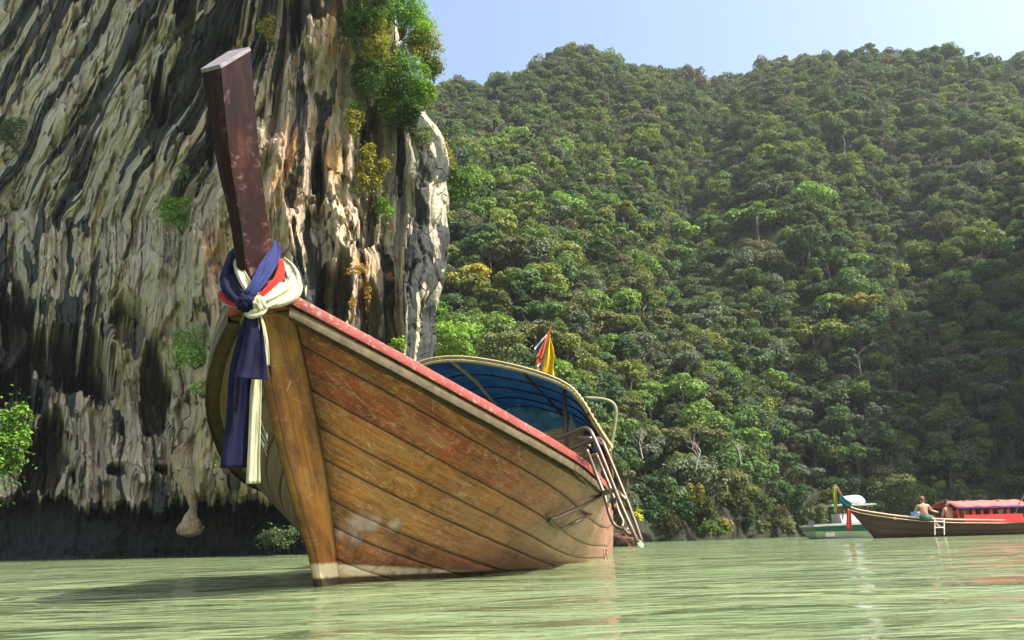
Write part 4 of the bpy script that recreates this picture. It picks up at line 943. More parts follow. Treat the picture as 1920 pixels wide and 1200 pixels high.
# interior: bottom boards, thwarts, transom
m = MB()
for k in range(7):
    x = -.48+k*.16; m.box((x, 5.2, .12), (.145, 5.2, .03))
for k, x in enumerate(range(7)): pass
fl = [mesh('floor_board', [tuple(p) for p in m.v[k*8:(k+1)*8]], [(0, 1, 3, 2), (4, 6, 7, 5), (0, 4, 5, 1), (2, 3, 7, 6), (0, 2, 6, 4), (1, 5, 7, 3)], DARKW, boat) for k in range(7)]
for y_ in (1.9, 2.9, 4.2, 5.6, 7.0, 8.6):
    uq = np.interp(y_, hull(us, .2+0*us)[:, 1], us); P = hull(np.array([uq]), np.array([.2]))[0]; m = MB(); m.box((0, y_, P[2]-.05), (2*P[0]*.88-.16, .26, .045)); m.build('thwart', GREYW, boat)
Pe = hull(np.full(9, 1.5), np.linspace(0, .98, 9)); Pm = Pe*np.array([-1, 1, 1]); mesh('transom', np.concatenate([Pe, Pm[::-1]]), [tuple(range(18))], DARKW, boat)

# registration painted on the port planks
def lettering(txt, u0, v0, size, mat, parent):
    cu = bpy.data.curves.new('tmp', 'FONT'); cu.body = txt; cu.size = 1; cu.resolution_u = 3; o = bpy.data.objects.new('tmp', cu); COL.objects.link(o)
    bpy.context.view_layer.update(); me = bpy.data.meshes.new_from_object(o.evaluated_get(bpy.context.evaluated_depsgraph_get()))
    COL.objects.unlink(o); bpy.data.objects.remove(o)
    n = len(me.vertices); a = np.zeros(n*3); me.vertices.foreach_get('co', a); a = a.reshape(-1, 3)
    faces = [tuple(p.vertices) for p in me.polygons]; return a, faces
LET = plain('white_lettering', (.85, .82, .75), .6, .1, 40, .1)
a, fc = lettering('A12', 0, 0, 1, LET, boat)
# text runs along the planks from fore to aft; x -> girth position, y -> up
Us = np.interp(a[:, 0], [0, 1.9], [.0155, .0028]); Vs = .350-.115*a[:, 1]-.03*(a[:, 0]/2)
P = hull(Us, Vs, -1, .013*np.ones(len(a))); lo_ = mesh('registration_lettering', P, fc, LET, boat)
lo_['label'] = 'white painted registration letters on the far side of the bow'

# ------------------------------------------------------------------ canopy of the boat
BLUE = NT('faded_blue_tarpaulin'); oc = BLUE.n('ShaderNodeTexCoord').outputs['Object']; n1 = BLUE.noise(BLUE.mapv(oc, (6, 2, 6)), 1., 6, .7); n2 = BLUE.noise(oc, 24, 4, .7)
cb = BLUE.mix(BLUE.ramp(n1, [(.35, 0.), (.7, 1.)]), (.02, .10, .21), (.09, .24, .37)); cb = BLUE.mix(BLUE.ramp(n2, [(.52, 0.), (.68, .5)]), cb, (.1, .17, .24))
BLUEM = BLUE.done(cb, .7, BLUE.bump(n1, .4, .02), .3)
tr_ = BLUE.n('ShaderNodeBsdfTranslucent'); BLUE.l(cb, tr_.inputs[0]); ms_ = BLUE.n('ShaderNodeMixShader', i_0=.45); BLUE.l(BLUE.b.outputs[0], ms_.inputs[1]); BLUE.l(tr_.outputs[0], ms_.inputs[2]); BLUE.l(ms_.outputs[0], BLUE.out.inputs[0])
BAMB = plain('yellowed_bamboo', (.38, .3, .12), .55, .3, 22, .4)
OLIVE = plain('olive_painted_pipe', (.2, .21, .09), .45, .3, 22, .2)
ARC = [(1.38, 1.21), (1.34, 1.28), (1.24, 1.46), (1.08, 1.76), (.9, 1.95), (.53, 2.12), (.08, 2.26), (-.38, 2.35), (-.79, 2.34), (-1.1, 2.2), (-1.32, 1.95), (-1.42, 1.6), (-1.44, 1.2)]
arc = np.array(smooth_path(ARC, 5)); ys = np.linspace(4.0, 7.0, 19)
sc_ = lambda y_: 1-.09*(y_-4)
def arcat(y_, dz=0., k=1.): return np.stack([arc[:, 0]*sc_(y_)*k, np.full(len(arc), y_)+.10*(1-(arc[:, 0]/1.4)**2)*(1 if y_ < 4.2 else 0)*-1, (arc[:, 1]-1.2)*k+1.2+dz-.02*(y_-4)], -1)
rows = [arcat(y_, .012*math.sin((y_-4)*6.0)) for y_ in ys]
ca = mesh('canopy_sheet', np.concatenate(rows), grid_faces(len(ys), len(arc)), BLUEM, boat, True); so = ca.modifiers.new('s', 'SOLIDIFY'); so.thickness = .008
for k, y_ in enumerate((4.0, 4.7, 5.5, 6.3, 7.0)):
    m = MB(); P = arcat(y_, -.025); m.tube([tuple(p) for p in P], .012 if k else .019, 8); o = m.build('canopy_hoop', BAMB if k == 0 else DARKW, boat, True)
m = MB(); P = arcat(3.97, .02); m.tube([tuple(p) for p in P], .013, 6); m.build('edge_cane', BAMB, boat, True)
for tt in (2, 13, 26, 42, 58):
    tt = min(tt, len(arc)-1); m = MB(); m.tube([tuple(arcat(y_, -.05)[tt]) for y_ in (3.98, 4.8, 5.6, 6.4, 7.0)], .017, 6); m.build('canopy_batten', BAMB if tt in (2, 42) else DARKW, boat, True)
for k in range(20):                          # lashings along the near edge
    i_ = 1+k; p = arcat(4.0, 0)[i_]; m = MB(); a_ = [(p[0]+.03*math.cos(q), p[1]+.012*math.sin(q*2), p[2]+.03*math.sin(q)) for q in np.linspace(0, 6.28, 9)]; m.tube(a_, .007, 5); m.build('lashing', BAMB, boat)
for (x, y_, zt) in ((.86, 4.15, 1.93), (1.02, 4.9, 1.5), (-1.22, 4.1, 1.9), (.85, 6.0, 1.5), (-1.0, 6.0, 1.7), (.7, 6.9, 1.55), (-.75, 6.9, 1.7)):
    m = MB(); m.tube([(x, y_, .55), (x, y_, zt)], .024, 8); m.build('canopy_post', DARKW, boat, True)
m = MB(); m.tube([tob(at(845, 676, 8.95)), tob(at(893, 716, 9.3)), tob(at(930, 760, 9.6))], .02, 6); m.build('canopy_brace', BAMB, boat)
AR_ = arcat(7.0, -.01)[2:-2]; lo_z = np.full(len(AR_), .75); kk_ = np.linspace(0, 1, 9); rows = []
for k in kk_: q_ = AR_.copy(); q_[:, 2] = AR_[:, 2]*(1-k)+np.minimum(lo_z, AR_[:, 2]-.05)*k; q_[:, 1] += .02*np.sin(AR_[:, 0]*9+k*5); rows.append(q_)
mesh('rear_tarpaulin', np.concatenate(rows), grid_faces(9, len(AR_)), BLUEM, boat, True)
for z_ in (1.1, 1.45, 1.8): m = MB(); m.tube([(-.98, 6.96, z_), (.0, 6.95, z_-.03), (.95, 6.96, z_)], .015, 6); m.build('canopy_crossbar', DARKW, boat)
pp = [tob(at(x, y, 10.4)) for x, y in ((1096, 746), (1125, 748), (1142, 752), (1152, 760), (1155, 774), (1152, 800), (1146, 835), (1140, 870))]
m = MB(); m.tube(smooth_path(pp, 4), .026, 8); m.build('bent_pipe', OLIVE, boat, True)
# fishing net and straw mat stowed under the canopy
NET = plain('grey_net', (.3, .33, .3), .9, .3, 60, .6)
q = [at(1069, 775, 9.5), at(1084, 808, 9.5), at(1105, 826, 9.5), at(1122, 868, 9.6), at(1120, 900, 9.6), at(1060, 870, 9.5), at(1066, 820, 9.5)]
cn_ = sum(q)/len(q); V_ = [tob(p) for p in q]+[tob(p+np.array([.05, .14, 0])) for p in q]; nq = len(q)
nt_ = mesh('net', V_, [tuple(range(nq))]+[tuple(range(2*nq-1, nq-1, -1))]+[(k, (k+1) % nq, nq+(k+1) % nq, nq+k) for k in range(nq)], NET)
nt_.parent = None; nt_.location = (BX0, BY0, 0); nt_.rotation_euler = (0, 0, -PHI); tag(nt_, 'grey fishing net draped under the canopy beside the ladder', 'net')
STR = plain('woven_straw', (.32, .21, .09), .9, .5, 45, .9)
bs = empty('straw_mat', at(1047, 832, 9.0), -PHI, 'brown woven straw mat stowed behind the rail beside the ladder', 'mat')
for k in range(9):
    m = MB(); m.tube([(-.28+.01*k, .02*k, -.12+k*.034), (0, .02*k+.015, -.10+k*.036), (.28, .02*k, -.13+k*.034)], .02, 6); m.build('roll', STR, bs, True)

# ------------------------------------------------------------------ flags on the canopy
def flag(name, label, quad, Y, cols, n=14, mm_=20, amp=.03, polepts=None):
    root = empty(name, at(*polepts[0], Y), 0, label, 'flag'); base = np.array(root.location)
    m = MB(); m.tube([at(x, y, Y+.01)-base for x, y in polepts], .009, 6); m.build('pole', DARKW, root)
    c = [at(x, y, Y)-base for x, y in quad]; s_, t_ = np.meshgrid(np.linspace(0, 1, n), np.linspace(0, 1, mm_))
    P = ((1-s_)*(1-t_))[..., None]*c[0]+(s_*(1-t_))[..., None]*c[1]+(s_*t_)[..., None]*c[2]+((1-s_)*t_)[..., None]*c[3]
    P[..., 1] += amp*np.sin(s_*9+t_*3)*s_; P[..., 0] += .3*amp*np.sin(t_*7+s_*5)*s_
    F = grid_faces(mm_, n); bands = len(cols)
    mi = [min(bands-1, int((f//(n-1)+.5)/(mm_-1)*bands)) for f in range(len(F))]
    o = mesh('flag_cloth', P.reshape(-1, 3), F, cols, root, True, midx=mi); so = o.modifiers.new('s', 'SOLIDIFY'); so.thickness = .003; return root
cRed, cWh, cBl, cYe = cloth('flag_red', (.62, .13, .035), (.45, .07, .02)), cloth('flag_white', (.8, .78, .75), (.6, .58, .56)), cloth('flag_blue', (.04, .12, .25), (.015, .03, .1)), cloth('flag_yellow', (.85, .55, .02), (.7, .42, .015))
flag('striped_flag', 'small striped flag of white, blue and orange red hanging limp on the canopy', [(1032, 617), (1003, 652), (1008, 692), (1020, 672)], 8.9, [cWh, cBl, cBl, cWh, cRed, cRed, cRed, cWh], polepts=[(1014, 706), (1034, 602)])
flag('striped_flag_fold', 'folded red edge of the striped flag wound round its pole on the canopy', [(1034, 612), (1030, 618), (1008, 668), (1014, 676)], 8.86, [cRed], polepts=[(1013, 700), (1033, 606)])
flag('yellow_flag', 'plain yellow flag hanging beside the striped one on the canopy', [(1029, 628), (1033, 628), (1041, 708), (1017, 700)], 8.95, [cYe], polepts=[(1011, 702), (1031, 608)], amp=.05)

# ------------------------------------------------------------------ boarding ladder hooked over the rail
STEEL = metal('tarnished_steel', (.22, .17, .13), .35)
HU, HV = np.meshgrid(np.linspace(0, 1, 160), np.linspace(0, .9, 80)); HB = hull(HU, HV)
HWX = np.stack([BX0+HB[..., 1]*math.sin(PHI)+HB[..., 0]*math.cos(PHI), BY0+HB[..., 1]*math.cos(PHI)-HB[..., 0]*math.sin(PHI), HB[..., 2]], -1); HPX = proj(HWX)
def hull_depth(px, py):
    q = (HPX[0]-px)**2+(HPX[1]-py)**2; k = np.argsort(q.ravel())[:6]; return HWX[..., 1].ravel()[k].min()
lad = empty('boarding_ladder', at(1130, 870, 6.30), 0, 'bent stainless boarding ladder hooked over the port rail', 'ladder'); lb_ = np.array(lad.location)
def rod(name, pts, r_=.0145, n=5, mat=None):
    m = MB(); m.tube(smooth_path([at(x, y, Y)-lb_ for x, y, Y in pts], n), r_, 8); return m.build(name, mat or STEEL, lad, True)
rod('ladder_rail', [(1042, 824, 6.50), (1070, 812, 6.30), (1092, 803, 6.15), (1104, 805, 6.05), (1112, 817, 6.00), (1130, 858, 5.95), (1160, 935, 5.90), (1184, 990, 5.85), (1196, 1017, 5.85)])
rod('ladder_rail', [(1066, 844, 6.80), (1095, 832, 6.60), (1117, 822, 6.40), (1128, 826, 6.35), (1136, 842, 6.30), (1158, 895, 6.25), (1180, 950, 6.20), (1206, 1022, 6.15)])
rod('ladder_rail', [(1098, 838, 6.25), (1103, 850, 6.20), (1118, 890, 6.20), (1133, 928, 6.15), (1143, 965, 6.10), (1152, 984, 6.10), (1165, 992, 6.05), (1178, 993, 6.00)])
rod('ladder_rail', [(1118, 852, 6.50), (1130, 880, 6.50), (1146, 920, 6.45), (1160, 960, 6.40), (1168, 978, 6.35), (1166, 988, 6.30)])
rod('crossbar', [(1085, 820, 6.10), (1110, 822, 6.05), (1128, 832, 6.30)], .0125); rod('crossbar', [(1066, 842, 6.55), (1094, 833, 6.30), (1112, 824, 6.05)], .011)
rod('crossbar', [(1130, 925, 6.00), (1150, 920, 5.95), (1160, 926, 6.20), (1174, 938, 6.20)], .02)
rod('crossbar', [(1170, 992, 6.00), (1180, 1003, 5.95), (1190, 1004, 5.90)], .0125)
rod('stand_off', [*[(x, y, hull_depth(x, y)-g) for x, y, g in ((1140, 919, .12), (1122, 933, .12), (1090, 950, .13), (1050, 968, .11), (1032, 975, .08), (1036, 982, .07), (1048, 991, .07), (1062, 988, .1), (1100, 968, .13), (1138, 948, .12))]], .0165)
rod('hook', [(1090, 862, 6.60), (1105, 855, 6.50), (1120, 852, 6.45)], .011); rod('hook', [(1094, 838, 6.30), (1106, 836, 6.20)], .0125)
DK = metal('rusty_clamp', (.1, .06, .04), .6)
rod('clamp', [(1128, 926, 6.05), (1140, 922, 6.00)], .022, mat=DK); rod('clamp', [(1150, 935, 6.25), (1152, 955, 6.20)], .022, mat=DK); rod('clamp', [(1117, 822, 6.10), (1121, 830, 6.10)], .02, mat=DK)
PL = plain('pale_plastic', (.5, .56, .42), .5, .15, 20, .1)
m = MB(); q = [at(x, y, 5.95)-lb_ for x, y in ((1192, 1010), (1200, 1012), (1208, 1020), (1206, 1028), (1198, 1024))]; q2 = [p+np.array([0, .06, 0]) for p in q]
mesh('foot_plate', q+q2, [(4, 3, 2, 1, 0), (5, 6, 7, 8, 9)]+[(k, (k+1) % 5, 5+(k+1) % 5, 5+k) for k in range(5)], PL, lad)
# weed hanging from the hull, rock behind
m = MB(); wd = empty('trailing_weed', at(1134, 1046, 6.9), 0, 'thin dark weeds hanging from the hull into the water below the ladder', 'weed')
for x0, x1 in ((1131, 1133), (1135, 1139), (1138, 1132)): m.tube([at(x0, 1030, 6.9)-np.array(wd.location), at(x1, 1050, 6.9)-np.array(wd.location)], .003, 5)
m.build('stems', DARKW, wd)
rk = at(1172, 1018, 26); V, F_ = [], []
import bmesh
bm = bmesh.new(); bmesh.ops.create_icosphere(bm, subdivisions=4, radius=1)
for v in bm.verts:
    c = v.co; k = 1+.35*float(fbm(np.array([c.x*2+5]), np.array([c.z*2+c.y*1.7]), 4, 3)[0]); v.co = Vector((c.x*.42*k, c.y*.4*k, c.z*.36*k))
me = bpy.data.meshes.new('shore_rock'); bm.to_mesh(me); me.materials.append(plain('reddish_rock', (.1, .05, .03), .9, .5, 3, .9)); rko = bpy.data.objects.new('shore_rock', me); COL.objects.link(rko); rko.location = (rk[0]-.05, rk[1], .2)
tag(rko, 'small reddish brown rock in the water behind the ladder foot', 'rock')

# ------------------------------------------------------------------ sashes tied round the prow
NAVY, CREAM, REDC = cloth('navy_cloth', (.003, .0045, .034), (.0015, .002, .012)), cloth('cream_cloth', (.46, .43, .29), (.3, .28, .18)), cloth('red_cloth', (.5, .02, .015), (.28, .012, .01))
def ribbon(name, pts, mat, root, pleats=3., amp=.012, nw=26, thick=.004, twist=0., seed=0, sub=7):
    """pts: (px, py, depth, width in px)"""
    P = [np.array([*at(x, y, Y), w*Y/FPX]) for x, y, Y, w in pts]; P = np.array(smooth_path(P, sub)); C_, W_ = P[:, :3], P[:, 3]
    T = np.gradient(C_, axis=0); T /= np.linalg.norm(T, axis=1)[:, None]; view = C_-CP; view /= np.linalg.norm(view, axis=1)[:, None]
    S = np.cross(T, view); S /= np.linalg.norm(S, axis=1)[:, None]; Nn = np.cross(S, T)
    k = np.linspace(-.5, .5, nw); L = np.linspace(0, 1, len(P)); rows = []
    for i in range(len(P)):
        ph = seed+L[i]*1.2+twist*L[i]
        off = amp*(.75*np.sin(k*pleats*3.9+ph)+.3*np.sin(k*pleats*8.3+ph*2.1+1)+.5*fbm(k*3.2+seed, k*0+L[i]*4, 2, seed))
        off = off-(.22*W_[i])*(1-(2*k)**2)*.45
        rows.append(C_[i]+S[i]*(k*W_[i])[:, None]+Nn[i]*off[:, None]*(1 if Nn[i] @ view[i] > 0 else -1))
    base = np.array(root.location); V_ = np.concatenate(rows)-base
    o = mesh(name, V_, grid_faces(len(P), nw), mat, root, True); s = o.modifiers.new('s', 'SOLIDIFY'); s.thickness = thick; return o
def knot(name, px, py, Y, r_, mat, root, seed=1, sq=(1, 1, 1)):
    bm = bmesh.new(); bmesh.ops.create_icosphere(bm, subdivisions=4, radius=1)
    for v in bm.verts:
        c = v.co.copy(); a_ = math.atan2(c.z, c.x); k = 1+.10*math.sin(a_*3+c.y*5+seed)+.07*math.sin((c.x*1.3+c.z)*11+seed)+.12*float(fbm(np.array([c.x*2+seed]), np.array([c.z*2]), 3, seed)[0])
        v.co = Vector((c.x*sq[0], c.y*sq[1], c.z*sq[2]))*k*r_
    me = bpy.data.meshes.new(name); bm.to_mesh(me); me.materials.append(mat)
    for p in me.polygons: p.use_smooth = True
    o = bpy.data.objects.new(name, me); COL.objects.link(o); o.parent = root; o.location = Vector(at(px, py, Y))-root.location; return o
kn = at(480, 575, 4.05)
red = empty('red_sash', kn, 0, 'red cloth sash mostly hidden under the navy and cream ones on the prow', 'sash')
ribbon('loop', [(526, 487, 4.36, 10), (527, 505, 4.30, 14), (520, 528, 4.2, 18), (500, 548, 4.12, 16), (482, 565, 4.08, 12)], REDC, red, 1.5, .006)
ribbon('loop', [(416, 548, 4.18, 20), (432, 560, 4.1, 24), (452, 568, 4.05, 20), (476, 572, 4.04, 14)], REDC, red, 1.5, .006)
ribbon('tail', [(441, 700, 4.16, 18), (437, 800, 4.17, 26), (434, 878, 4.18, 30)], REDC, red, 1.5, .006)
cream = empty('cream_sash', kn, 0, 'cream cloth sash knotted round the prow with a long pale tail', 'sash')
ribbon('loop', [(549, 520, 4.36, 20), (546, 540, 4.22, 44), (525, 556, 4.12, 40), (503, 566, 4.02, 26), (486, 571, 3.99, 16)], CREAM, cream, 3, .012)
ribbon('loop', [(529, 488, 4.5, 14), (541, 505, 4.44, 26), (549, 525, 4.36, 30), (548, 545, 4.26, 26)], CREAM, cream, 2.5, .009)
ribbon('loop', [(444, 490, 4.22, 14), (450, 508, 4.12, 18), (462, 532, 4.04, 20), (478, 556, 3.99, 18), (486, 568, 3.98, 14)], CREAM, cream, 2, .008)
knot('knot', 486, 572, 3.97, .042, CREAM, cream, 3, (.85, .7, 1.25))
ribbon('wrap', [(461, 584, 4.02, 10), (470, 589, 3.96, 16), (482, 587, 3.955, 16), (492, 581, 3.97, 14), (498, 574, 4.02, 8)], CREAM, cream, 1.5, .004)
ribbon('tail', [(484, 586, 4.02, 8), (490, 610, 4.02, 14), (496, 640, 4.03, 14), (499, 665, 4.03, 12), (500, 686, 4.03, 10)], CREAM, cream, 1.5, .006)
ribbon('tail', [(482, 690, 4.1, 15), (480, 740, 4.12, 20), (478, 800, 4.13, 21), (476, 860, 4.14, 22), (475, 907, 4.15, 24)], CREAM, cream, 2, .007)
m = MB(); m.tube(smooth_path([at(x, y, Y)-kn for x, y, Y in ((421, 571, 4.12), (445, 576, 4.05), (470, 582, 3.97), (492, 579, 3.96), (520, 568, 4.05), (546, 556, 4.2))], 4), .004, 6); m.build('cord', CREAM, cream, True)
navy = empty('navy_sash', kn, 0, 'navy blue cloth sash knotted round the prow with two long dark tails', 'sash')
ribbon('loop', [(438, 472, 4.32, 16), (433, 500, 4.2, 26), (430, 528, 4.12, 36), (440, 548, 4.06, 34), (458, 562, 4.0, 26)], NAVY, navy, 2.5, .012)
ribbon('loop', [(517, 456, 4.42, 14), (513, 478, 4.26, 24), (498, 505, 4.1, 28), (482, 532, 4.0, 24), (468, 552, 3.97, 20)], cloth('sunlit_navy_cloth', (.018, .028, .12), (.008, .012, .06)), navy, 2.5, .009)  # lighter navy paints the sun sheen on this strap
ribbon('loop', [(508, 462, 4.5, 20), (480, 470, 4.56, 26), (450, 474, 4.48, 24), (437, 478, 4.36, 18)], NAVY, navy, 2, .008)
knot('knot', 463, 568, 3.98, .056, NAVY, navy, 5, (1.0, .75, .95))
ribbon('tail', [(478, 588, 4.0, 16), (477, 620, 4.0, 32), (475, 660, 4.0, 44), (472, 692, 4.0, 56), (471, 712, 4.0, 60)], NAVY, navy, 2.2, .013)
ribbon('tail', [(470, 592, 4.06, 20), (462, 640, 4.09, 34), (453, 700, 4.1, 44), (450, 780, 4.12, 48), (446, 830, 4.13, 52), (444, 877, 4.14, 56)], NAVY, navy, 1.8, .012)

# ------------------------------------------------------------------ boats in the distance
def far_longtail():
    Yb = 33.0; s = Yb/FPX
    b0 = at(1640, 1007, Yb); b0[2] = 0
    root = empty('longtail_boat', b0, rad(4), 'distant dark wooden longtail boat with a red and pink passenger roof', 'boat')
    # local x runs aft (to the right), y away from the camera
    DH = plain('dark_brown_hull', (.055, .026, .012), .5, .4, 7, .4); TR = plain('pale_trim_wood', (.55, .38, .24), .6, .2, 12, .2)
    xs = np.array([-1.0, -.6, -.1, .6, 1.6, 3, 5, 7, 9]); zsh = np.array([1.28, 1.12, 1.0, .86, .72, .62, .56, .6, .78]); bb = np.array([.03, .16, .34, .58, .78, .86, .84, .7, .5]); kx = np.array([-.9, -.55, -.05, .5, 1.6, 3, 5, 7, 9.])
    tt = np.linspace(0, 1, 40); X = np.interp(tt, np.linspace(0, 1, 9), xs); Zs = np.interp(X, xs, zsh); B = np.interp(X, xs, bb)
    for side in (-1, 1):
        for i, (a, b) in enumerate(((0, .25), (.25, .5), (.5, .75), (.75, 1.))):
            rows = []
            for v in (a, a+.015, b-.015, b):
                e = .01 if v in (a+.015, b-.015) else -.004
                zz = Zs*(1-v)+(-.25+.35*np.clip(-X, 0, 1))*v; bx = (B+e)*(1-v)**.45; rk_ = np.clip((.2-X), 0, 3)*v*.75
                rows.append(np.stack([X+rk_, side*bx, zz], -1))
            mesh('plank', np.concatenate(rows), grid_faces(4, 40), DH, root, True)
        m = MB(); m.tube([(x, side*b_, z_+.02) for x, b_, z_ in zip(X, B, Zs)], .035, 6); m.build('cap_rail', TR, root)
        m = MB(); m.tube([(x, side*(b_+.015), z_-.1) for x, b_, z_ in zip(X, B, Zs)], .018, 6); m.build('rubbing_strake', TR, root)
    def L(px, py, dy=0.):
        p = at(px, py, Yb+dy)-b0; c, s_ = math.cos(-rad(4)), math.sin(-rad(4)); return np.array([p[0]*c-p[1]*s_, p[0]*s_+p[1]*c, p[2]])
    m = MB(); m.tube([L(1592, 957), L(1584, 945), L(1575, 930), L(1566, 916), L(1562, 911)], [.13, .12, .12, .15, .15], 8); m.build('prow_post', DARKW, root, True)
    deckX = np.linspace(-.9, 8.8, 30); dz = np.interp(deckX, xs, zsh)-.08; db = np.interp(deckX, xs, bb)-.04
    mesh('deck', np.concatenate([np.stack([deckX, -db, dz], -1), np.stack([deckX, db, dz], -1)]), grid_faces(2, 30), TR, root)
    for px in (1665, 1688, 1708): m = MB(); p = L(px, 972); m.box((p[0], 0, p[2]-.02), (.1, 1.2, .1)); m.build('thwart', TR, root)
    PINK = painted('faded_pink_canvas', (.42, .12, .11), (.5, .22, .2), .8, .62, 5); RED = plain('red_panel', (.5, .025, .03), .55, .2, 9, .2)
    # roof, curved across, with a scalloped purple fringe
    x0_, x1_ = L(1772, 945)[0], L(1914, 944)[0]; zt = L(1840, 939)[2]
    kk = np.linspace(-1, 1, 11); xr = np.linspace(x0_, x1_, 14); V_ = np.concatenate([np.stack([np.full(11, x)+.12*abs(0), kk*.85, zt-.26*kk**2+.015*math.sin(i*2)], -1) for i, x in enumerate(xr)])
    o = mesh('roof', V_, grid_faces(14, 11), PINK, root, True); q = o.modifiers.new('s', 'SOLIDIFY'); q.thickness = .03
    m = MB()
    for k in range(12):
        xa, xb = x0_+.1+(x1_-x0_-.2)*k/12, x0_+.1+(x1_-x0_-.2)*(k+1)/12
        for sy in (-.86, .86): m.hexa([(xa, sy, zt-.3), (xb, sy, zt-.3), (xb, sy+.01, zt-.3), (xa, sy+.01, zt-.3)], [(xa, sy, zt-.24), (xb, sy, zt-.24), (xb, sy+.01, zt-.24), (xa, sy+.01, zt-.24)])
    m.build('fringe', plain('purple_fringe', (.1, .04, .22), .8), root)
    for x in np.linspace(x0_+.1, x1_-.1, 5):
        for sy in (-.8, .8): m = MB(); m.tube([(x, sy, .5), (x, sy, zt-.22)], .022, 6); m.build('roof_post', RED, root)
    za, zb = L(1840, 981)[2], L(1840, 965)[2]; pa, pb = L(1790, 970)[0], L(1905, 970)[0]
    for sy in (-.84, .84): m = MB(); m.box(((pa+pb)/2, sy, (za+zb)/2), (pb-pa, .04, zb-za)); m.build('side_panel', RED, root)
    for k in range(6): m = MB(); x = pa+.2+(pb-pa-.3)*k/6; m.box((x, 0, zb+.08), (.1, 1.3, .22)); m.build('seat_back', painted('orange_seat', (.55, .12, .04), (.4, .1, .05)), root)
    m = MB(); p = L(1908, 966); m.tube([(p[0]-.1, -.6, .6), L(1904, 962, -.4), L(1912, 942, -.4), L(1920, 930, -.4), L(1932, 927, -.4)], .022, 6); m.build('roof_stay', STEEL, root)
    # bow cloths
    rb_ = empty('bow_sash', at(1594, 950, Yb-.3), 0, 'teal, yellow and orange cloths tied to the prow of the far boat', 'sash')
    for nm, pts, mt in (('teal_wrap', [(1574, 932, Yb-.2, 9), (1584, 942, Yb-.2, 12), (1596, 948, Yb-.2, 8)], cloth('teal_cloth', (.01, .12, .16), (.008, .07, .1))),
                        ('yellow_tail', [(1565, 913, Yb-.22, 8), (1565, 930, Yb-.22, 7), (1567, 945, Yb-.22, 6), (1566, 962, Yb-.22, 5)], cloth('yellow_cloth', (.26, .27, .03), (.15, .15, .02))),
                        ('orange_tail', [(1591, 955, Yb-.25, 6), (1592, 972, Yb-.25, 8), (1592, 993, Yb-.25, 9)], cloth('orange_cloth', (.5, .06, .03), (.3, .03, .02)))):
        ribbon(nm, pts, mt, rb_, 2, .02, 10, .01)
    # small boarding ladder
    ld = empty('boarding_ladder', at(1761, 985, Yb-1.0), 0, 'small white ladder hanging on the side of the far boat', 'ladder'); o0 = np.array(ld.location)
    WH = plain('white_pipe', (.7, .6, .52), .4)
    for x in (1752.5, 1770): m = MB(); m.tube([at(x, 974, Yb-.9)-o0, at(x+.5, 1003, Yb-1.0)-o0], .022, 6); m.build('ladder_rail', WH, ld)
    for y in (978, 989): m = MB(); m.tube([at(1752.5, y, Yb-.95)-o0, at(1770, y, Yb-.95)-o0], .022, 6); m.build('rung', WH, ld)
    bt = empty('blue_towel', at(1717, 972, Yb-.1), 0, 'folded blue and white towel on the deck left of the sitting person', 'towel')
    m = MB()
    for k in range(3): m.box((.02*k, 0, .05+.09*k), (.26-.03*k, .3, .085), .1*k)
    m.build('cloth', plain('blue_towel_cloth', (.15, .35, .6), .9, .4, 9, .5), bt)
    return Yb
YB = far_longtail()

